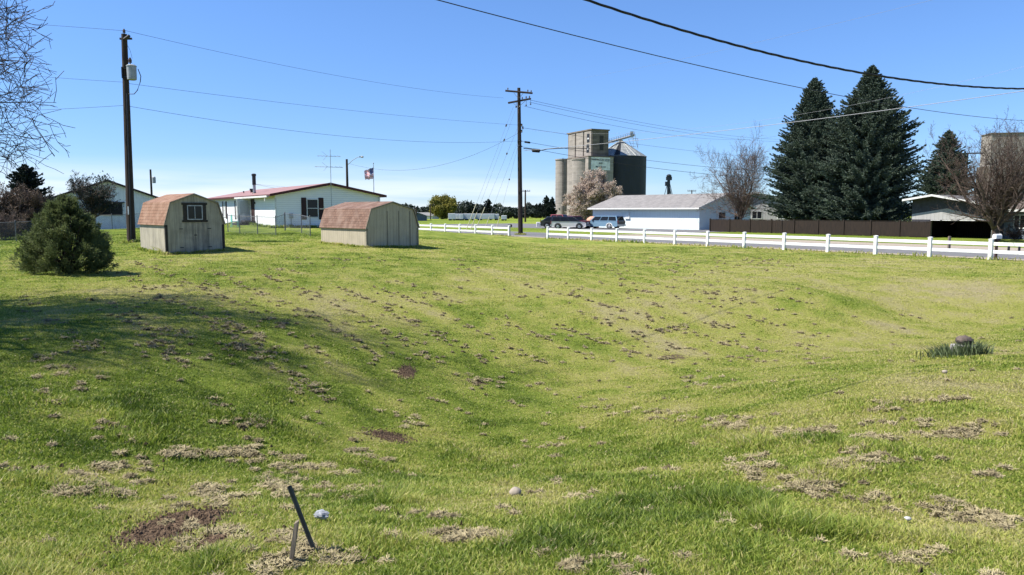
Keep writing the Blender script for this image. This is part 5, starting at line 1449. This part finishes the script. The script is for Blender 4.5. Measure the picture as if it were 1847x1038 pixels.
b = MB(); b.lathe([(.95, 0), (.95, .6), (.92, 1.2), (.8, 1.4), (.5, 1.6), (.3, 1.7), (.05, 1.72)], (0, 0, 0), 9)
T = tag(b.build('tarp_heap', M['tan'], None), 'tan tarp covered heap between the pickup and the blue wagon', 'heap')
T.location = (p.x, p.y, 0)
p = P(976, 381, 118)
b = MB(); b.cbox((-.35, -.35, 0), (.35, .35, .75), .05); o_ = b.build('concrete_barrier', M['wtrim'], None); o_.location = (p.x-.4, p.y, 0); tag(o_, 'pale square block left of the dark grey car', 'block')

# ------------------------------------------------------------------ things on the lawn
pp = hit(569, 999); tpx = P(522, 878, pp.y-.05)
b = MB(); a = Vector(tpx)-pp; b.tube([a*-.15, a], .0112, 12, cap=False); b.tube([a*.97, a*.3], .0088, 12)
o_ = b.build('leaning_pipe', M['pipe'], None, smooth=True); o_.location = pp; tag(o_, 'thin dark metal pipe leaning left out of the grass', 'pipe')
ps = hit(524, 1022); tpx = P(535.5, 944, ps.y+.02)
b = MB(); a = Vector(tpx)-ps
e1 = Vector((.0100, 0, 0)); e2 = Vector((0, .010, 0)); lo_, hi_ = a*-.15, a
v = [lo_-e1-e2, lo_+e1-e2, lo_+e1+e2, lo_-e1+e2, hi_-e1-e2, hi_+e1-e2+Vector((0, 0, .012)), hi_+e1+e2+Vector((0, 0, .016)), hi_-e1+e2+Vector((0, 0, .004))]
b.add([tuple(x_) for x_ in v], [(0, 3, 2, 1), (4, 5, 6, 7), (0, 1, 5, 4), (1, 2, 6, 5), (2, 3, 7, 6), (3, 0, 4, 7)])
o_ = b.build('wooden_stake', M['stake'], None); o_.location = ps; tag(o_, 'short weathered wooden stake beside the leaning pipe', 'stake')
def crumple(name, label, cat, p, rx, ry, rz, m, seed, n=14, rough=.3, zoff=0):
    rg = np.random.default_rng(seed); b = MB(); v, f = [], []
    for i in range(n+1):
        t = math.pi*i/n
        for k in range(n*2):
            a_ = math.pi*k/n; d = np.array((math.sin(t)*math.cos(a_), math.sin(t)*math.sin(a_), math.cos(t)))
            s = 1+rough*(fbm(np.array([d[0]*1.6+seed+d[2]]), np.array([d[1]*1.6-d[2]*1.3]), seed, 3)[0]-.5)*2
            v.append((d[0]*rx*s, d[1]*ry*s, d[2]*rz*s))
    w = n*2
    f = [(i*w+k, (i+1)*w+k, (i+1)*w+(k+1) % w, i*w+(k+1) % w) for i in range(n) for k in range(w)]
    b.add(v, f); o = b.build(name, m, None, smooth=(rough < .35)); o.location = p+Vector((0, 0, zoff)); return tag(o, label, cat)
crumple('plastic_wrapper', 'crumpled clear white plastic scrap on the grass beside the leaning pipe', 'litter', hit(577, 943), .045, .035, .022, mat('cloudy_plastic', (.34, .35, .36), (.2, .21, .22), 40, .3), 3, 9, .8, .045)
pr = hit(1738, 640)
b = MB(); b.cbox((-.17, -.12, -.1), (.17, .12, .17), .012); b.box((-.15, -.125, .03), (-.02, -.121, .14)); b.box((.02, -.125, .03), (.15, -.121, .14))
o_ = b.build('concrete_block', M['block'], None); o_.location = pr; o_.rotation_euler = (0, 0, R(12)); tag(o_, 'grey concrete block in grassy clump under the rock', 'block')
crumple('rock', 'brown oblong rock resting on the concrete block', 'rock', pr, .13, .10, .075, M['rock'], 8, 9, .42, .235)
crumple('stone', 'small pale stone lying on the lawn below the rock and block', 'stone', hit(1704, 675), .035, .03, .025, M['gravel'], 9, 8, .25, .03)
crumple('stone', 'pale rounded stone lump on the lawn at bottom centre', 'stone', hit(930, 895), .045, .04, .035, M['gravel'], 12, 9, .3, .03)
crumple('paper_scrap', 'tiny white scrap on the grass at the lower right', 'litter', hit(1637, 946), .018, .02, .010, mat('grey_scrap', (.42, .42, .40), None, 20), 13, 7, .6, .035)
# strap leaved plant round the block
rg = np.random.default_rng(15)
T = thing('iris_clump', 'grey green strap leaved plant clump around the concrete block', 'plant', pr)
Q = MB(); Vs = []
for k in range(620):
    x_ = rg.normal(-.14, .24); y_ = rg.normal(-.03, .12)
    if abs(x_) < .17 and y_ > -.11 and y_ < .12: y_ = -.14-abs(rg.normal(0, .05))
    if x_ > .35: x_ = .2+rg.random()*.15
    hgt = rg.uniform(.14, .30)*(1-.35*min(abs(x_)/.6, 1)); ln = np.array((rg.normal(-.25 if x_ < 0 else .35, .35), rg.normal(0, .3), 0))*hgt
    w_ = rg.uniform(.005, .009); a_ = rg.uniform(0, 3.14); s = np.array((math.cos(a_), math.sin(a_), 0))*w_
    z_ = g1(pr.x+x_, pr.y+y_)-pr.z
    b0 = np.array((x_, y_, z_-.02)); m_ = b0+ln*.4+(0, 0, hgt*.6); t_ = b0+ln+(0, 0, hgt)
    Vs.append([b0-s, b0+s, m_+s*.9, m_-s*.9]); Vs.append([m_-s*.9, m_+s*.9, t_+s*.12, t_-s*.12])
Q.quads(Vs); Q.build('leaves', M['iris'], T)

# ------------------------------------------------------------------ clippings, soil crumbs
rg = np.random.default_rng(77)
LINES = [([(20,520),(90,580),(150,615),(190,640)],26,.6),([(170,535),(260,590),(370,612),(480,648)],34,.7),([(390,560),(480,622),(545,692),(605,730)],48,.6),([(300,535),(430,590),(470,612)],20,.7),
  ([(840,683),(895,693)],16,.8),([(100,885),(170,900),(245,895)],34,1),([(205,828),(150,868),(120,888)],26,1),([(305,815),(345,832)],24,1.1),([(380,822),(430,818),(475,832)],34,1),([(500,833),(540,840),(600,850)],36,1),
  ([(655,828),(695,838)],12,1),([(365,888),(425,905)],26,1.1),([(478,868),(535,902)],34,1.1),([(540,872),(600,885),(660,892),(720,872)],26,.8),([(1065,733),(1120,745),(1230,752)],34,.8),([(1290,760),(1365,776)],34,1),
  ([(1370,772),(1440,790),(1490,782),(1530,776)],52,1.15),([(1550,795),(1600,790)],18,1),([(1650,787),(1770,784)],34,.8),([(1340,852),(1385,834)],16,1.4),([(1490,852),(1580,834)],36,1),([(1420,885),(1500,868)],36,1),
  ([(1330,930),(1410,900)],22,.9),([(800,966),(915,976)],34,.9),([(1590,737),(1650,728),(1730,718)],26,.8),([(430,760),(550,760)],22,.6),([(730,768),(760,765)],14,.8),([(1010,805),(980,808)],8,1),([(80,640),(90,760)],18,.6),
  ([(1000,1020),(1060,1038)],8,.7),([(1700,905),(1820,960)],36,.8),([(1250,690),(1230,686)],8,.7),([(1180,600),(1240,590)],20,.6),([(520,965),(545,1030)],26,.8),([(590,1005),(625,1030)],16,.9)]
pts, sc = [], []
for ln, n, s in LINES:
    ln = np.array(ln, float); nearf = float(ln[:, 1].mean() > 720); n = int(n*(.75-.32*nearf))+1; s = s*(1-.32*nearf); t = rg.random(n)*(len(ln)-1); i = np.minimum(t.astype(int), len(ln)-2); f = (t-i)[:, None]
    p = ln[i]*(1-f)+ln[i+1]*f+rg.normal(0, 1, (n, 2))*(17, 5.5)*(.5+.8*(ln[i, 1:2]-500)/500).clip(.4, 1.4)
    pts.append(p); sc.append(np.full(n, s)*rg.uniform(.5, 1.25, n))
nlines = sum(len(p_) for p_ in pts)
n = 1400                                    # mown clumps thrown over the upper lawn
sx_, sy_ = rg.uniform(230, 1480, n), 466+rg.random(n)**1.25*190
keep = fbm(sx_*.008, sy_*.03, 71, 3) > .45
pts.append(np.c_[sx_, sy_][keep]); sc.append(np.clip(.24*np.exp(rg.normal(0, .5, keep.sum())), .1, .7))
n = 420; pts.append(np.c_[rg.uniform(0, 1847, n), rg.uniform(560, 1030, n)]); sc.append(rg.uniform(.15, .5, n))
pts, sc = np.concatenate(pts), np.concatenate(sc)
HP = hits(pts)
q_ = perp(HP[:, 0], HP[:, 1]); tgt = np.round(q_/1.25)*1.25+rg.normal(0, .10, len(q_)); mv = (np.arange(len(q_)) >= nlines) & (rg.random(len(q_)) < .7)
HP[:, :2] += np.where(mv, tgt-q_, 0)[:, None]*FN; HP[:, 2] = gz(HP[:, 0], HP[:, 1])
ok = (HP[:, 1] < 45) & (perp(HP[:, 0], HP[:, 1]) < -2); HP, sc = HP[ok], sc[ok]
b = MB(); nS = 26
SV = []
for (x_, y_, z_), s in zip(HP, sc):
    r_ = .075*s*(1+.025*y_); hgt = .040*s*(1+.012*y_)
    m_ = int(nS*(3.2 if y_ < 9 else 1.3))
    a_ = rg.uniform(0, 6.28, m_); rr = r_*np.sqrt(rg.random(m_))*1.15
    rr = rr*(.45+1.1*vnoise(a_*1.3+x_*7, np.full(m_, y_*5), 2)); c_ = np.c_[x_+rr*np.cos(a_)*1.3, y_+rr*np.sin(a_), z_+hgt*np.clip(1-(rr/r_/1.15)**2, 0, 1)*rg.uniform(.3, 1.15, m_)+.014]
    d = np.c_[rg.normal(0, 1, (m_, 2)), rg.normal(0, .35, m_)]; d /= np.linalg.norm(d, axis=1, keepdims=True)
    l = rg.uniform(.010, .034, (m_, 1))*(1+.035*y_); w_ = (.0011+.00030*y_); u_ = np.cross(d, np.array((0, 0, 1.)))+rg.normal(0, .3, (m_, 3)); u_ /= np.linalg.norm(u_, axis=1, keepdims=True)
    SV.append(np.stack([c_-d*l-u_*w_, c_-d*l+u_*w_, c_+d*l+u_*w_, c_+d*l-u_*w_], 1))
b.quads(np.concatenate(SV))
# dark matted hearts of the clumps
def blobs(b, C_, rx, rz, m, rg):
    n = len(C_); k = 8; ring = np.linspace(0, 2*math.pi, k, endpoint=False); V = np.zeros((n, 2*k+1, 3))
    j = rg.uniform(.55, 1.3, (n, k)); j2 = rg.uniform(.4, .9, (n, k))
    for q_ in range(k):
        V[:, q_, 0] = C_[:, 0]+rx*1.25*j[:, q_]*math.cos(ring[q_]); V[:, q_, 1] = C_[:, 1]+rx*j[:, q_]*math.sin(ring[q_]); V[:, q_, 2] = C_[:, 2]-.01
        V[:, k+q_, 0] = C_[:, 0]+rx*.7*j2[:, q_]*math.cos(ring[q_]); V[:, k+q_, 1] = C_[:, 1]+rx*.6*j2[:, q_]*math.sin(ring[q_]); V[:, k+q_, 2] = C_[:, 2]+rz*rg.uniform(.5, 1, n)
    V[:, 2*k] = C_+np.c_[np.zeros((n, 2)), rz]
    base = (np.arange(n)*(2*k+1))[:, None]; n0 = b.n
    fq = np.concatenate([base+np.array([[i_, (i_+1) % k, k+(i_+1) % k, k+i_]]) for i_ in range(k)]); ft = np.concatenate([base+np.array([[k+i_, k+(i_+1) % k, 2*k]]) for i_ in range(k)])
    b.add(V.reshape(-1, 3), fq, m); b.f.append((ft+n0, m))
sel = rg.random(len(HP)) < .5
rr = .034*sc[sel]*(1+.038*HP[sel, 1]); blobs(b, HP[sel]+np.c_[rg.normal(0, .03, (sel.sum(), 2)), np.zeros(sel.sum())], rr, rr*.85, 1, rg)
near = HP[HP[:, 1] < 12]; near = np.repeat(near, 2, 0)+np.c_[rg.normal(0, .06, (len(near)*2, 2)), np.zeros(len(near)*2)]; blobs(b, near, rg.uniform(.006, .020, len(near)), rg.uniform(.008, .022, len(near)), 1, rg)
T = b.build('grass_clippings', [M['clip'], M['clod']], None); tag(T, 'dry mown clippings lying in rows and clumps on the lawn', 'clippings'); kind(T, 'stuff')
# crumbs of bare soil
b = MB(); C_ = []
for (cx_, cy_, rx_, ry_, a_) in SOILW[:4]:
    n = int(900*a_*min(1, rx_*ry_/.05+.15)); q_ = rg.normal(0, .62, (n, 2)); C_.append(np.c_[cx_+q_[:, 0]*rx_, cy_+q_[:, 1]*ry_])
C_ = np.concatenate(C_); C_ = np.c_[C_, gz(C_[:, 0], C_[:, 1])]
blobs(b, C_, rg.uniform(.006, .026, len(C_)), rg.uniform(.006, .02, len(C_)), 0, rg)
T = b.build('loose_soil', M['soil'], None); tag(T, 'crumbly brown soil on bare patches of the lawn', 'soil'); kind(T, 'stuff')

# ------------------------------------------------------------------ grass
rg = np.random.default_rng(2024)
TALL = [(1000,985,110,24,.75),(1180,900,160,45,.6),(1350,700,90,10,.5),(1560,735,130,14,.9),(1680,735,70,12,.6),(380,1020,40,25,.7),(640,985,50,24,.8),(1420,800,110,14,.9),(60,1010,80,30,.5),(700,880,120,30,.5),(1250,940,200,40,.6),(900,830,100,30,.4),(1660,640,30,12,1.0),(1740,655,60,10,.6)]
TALLW = to_world(TALL)
def blades(n, dmin, dmax, expo):
    u_ = rg.random(n); e = 2-expo                       # density falls as 1/d^expo
    d = (dmin**e+u_*(dmax**e-dmin**e))**(1/e)
    t = rg.uniform(-.86, .86, n); return t*d, d
N_ = 1150000
X1, Y1 = blades(N_, 2.2, 50, 1.9)
keep = perp(X1, Y1) < -.1
X1, Y1 = X1[keep], Y1[keep]
so_ = soilness(X1, Y1); keep = rg.random(len(X1)) > so_*2.0
X1, Y1 = X1[keep], Y1[keep]
# unmown tufts at the feet of fences, sheds and poles
ex = []
for i in np.arange(left_i[0], right_i[-1], .012): 
    if left_i[-1]+.1 < i < right_i[0]-.1: continue
    p_ = FA+FD*i; ex.append((p_[0]+rg.normal(0, .10), p_[1]+rg.normal(0, .14)-.1, .10+.16*float(vnoise(np.array([i*1.7]), np.array([0.]), 5)[0])))
def along(o, phi_, pts_, n, h_):
    c_, s_ = math.cos(phi_), math.sin(phi_)
    for k in range(n):
        t = rg.random(); i = rg.integers(0, len(pts_)-1); a_ = np.array(pts_[i])*(1-t)+np.array(pts_[i+1])*t+rg.normal(0, .06, 2)
        ex.append((o[0]+a_[0]*c_-a_[1]*s_, o[1]+a_[0]*s_+a_[1]*c_, h_))
along((-15.55, 33.5), phi1, [(-.12, 3.6), (-.12, -.1), (2.7, -.12)], 900, .13)
along((-7.41, 38.0), phi1, [(-.12, 4.6), (-.12, -.1), (3.3, -.12)], 1000, .13)
along((-16.2, 34.6), 0, [(-.5, .4), (.3, -.6)], 260, .26)
along((-17.75, 56.2), phiH, [(-.5, 18), (-.5, -.4), (6, -.4)], 1300, .22)
for p_ in (TP.location, TC.location):
    for k in range(160): a_ = rg.uniform(0, 6.28); r_ = .3+abs(rg.normal(0, .15)); ex.append((p_[0]+r_*math.cos(a_), p_[1]+r_*math.sin(a_), .2))
ex = np.array(ex)
X = np.r_[X1, ex[:, 0]]; Y = np.r_[Y1, ex[:, 1]]; n = len(X)
Z = gz(X, Y)
dry = dryness(X, Y); tall = spots(X, Y, TALLW)
cl = fbm(X*2.1, Y*2.1, 51, 3)
cl2 = fbm(X*.8, Y*.8, 61, 2)
hgt = (.012+.020*cl**1.5+.012*cl2*sstep(12, 5, Y)+.035*sstep(.62, .76, fbm(X*1.3, Y*1.3, 66, 2))*sstep(15, 5, Y))*rg.uniform(.6, 1.35, n)*(1-.35*np.clip(dry-.4, 0, .8))*(1+1.9*tall)*(1+.012*Y)
hgt[len(X1):] = ex[:, 2]*rg.uniform(.5, 1.3, len(ex))
tint = dry+rg.normal(0, .17, n)-.20*tall-.35*(cl-.5)
straw = rg.random(n) < (.07+.55*np.clip(dry-.36, 0, 1)); tint = np.where(straw, rg.uniform(.75, 1.0, n), tint)
wid = (.0013+.00055*Y)*rg.uniform(.7, 1.3, n)
az = rg.uniform(0, 2*math.pi, n); lean = rg.uniform(.15, 1.1, n)*hgt; la = rg.uniform(0, 2*math.pi, n)
flat = straw & (rg.random(n) < .6); lean = np.where(flat, hgt*1.3+.02, lean); hgt = np.where(flat, hgt*.35+.008, hgt)
s = np.c_[np.cos(az), np.sin(az), np.zeros(n)]*wid[:, None]
l = np.c_[np.cos(la)*lean, np.sin(la)*lean, np.zeros(n)]
b0 = np.c_[X, Y, Z-.006]; m_ = b0+l*.35+np.c_[np.zeros((n, 2)), hgt*.62]; t_ = b0+l+np.c_[np.zeros((n, 2)), hgt]
V = np.stack([b0-s, b0+s, m_+s*.8, m_-s*.8, t_], 1)
b = MB(); i5 = (np.arange(n)*5)[:, None]
b.add(V.reshape(-1, 3), i5+np.array([[0, 1, 2, 3]])); b.f.append((i5+np.array([[3, 2, 4]]), 0))
b.att['tint'] = np.repeat(np.clip(tint, 0, 1), 5)
T = b.build('grass', blade_mat(), None); tag(T, 'mown green and straw coloured grass covering the lawn', 'grass'); kind(T, 'stuff')
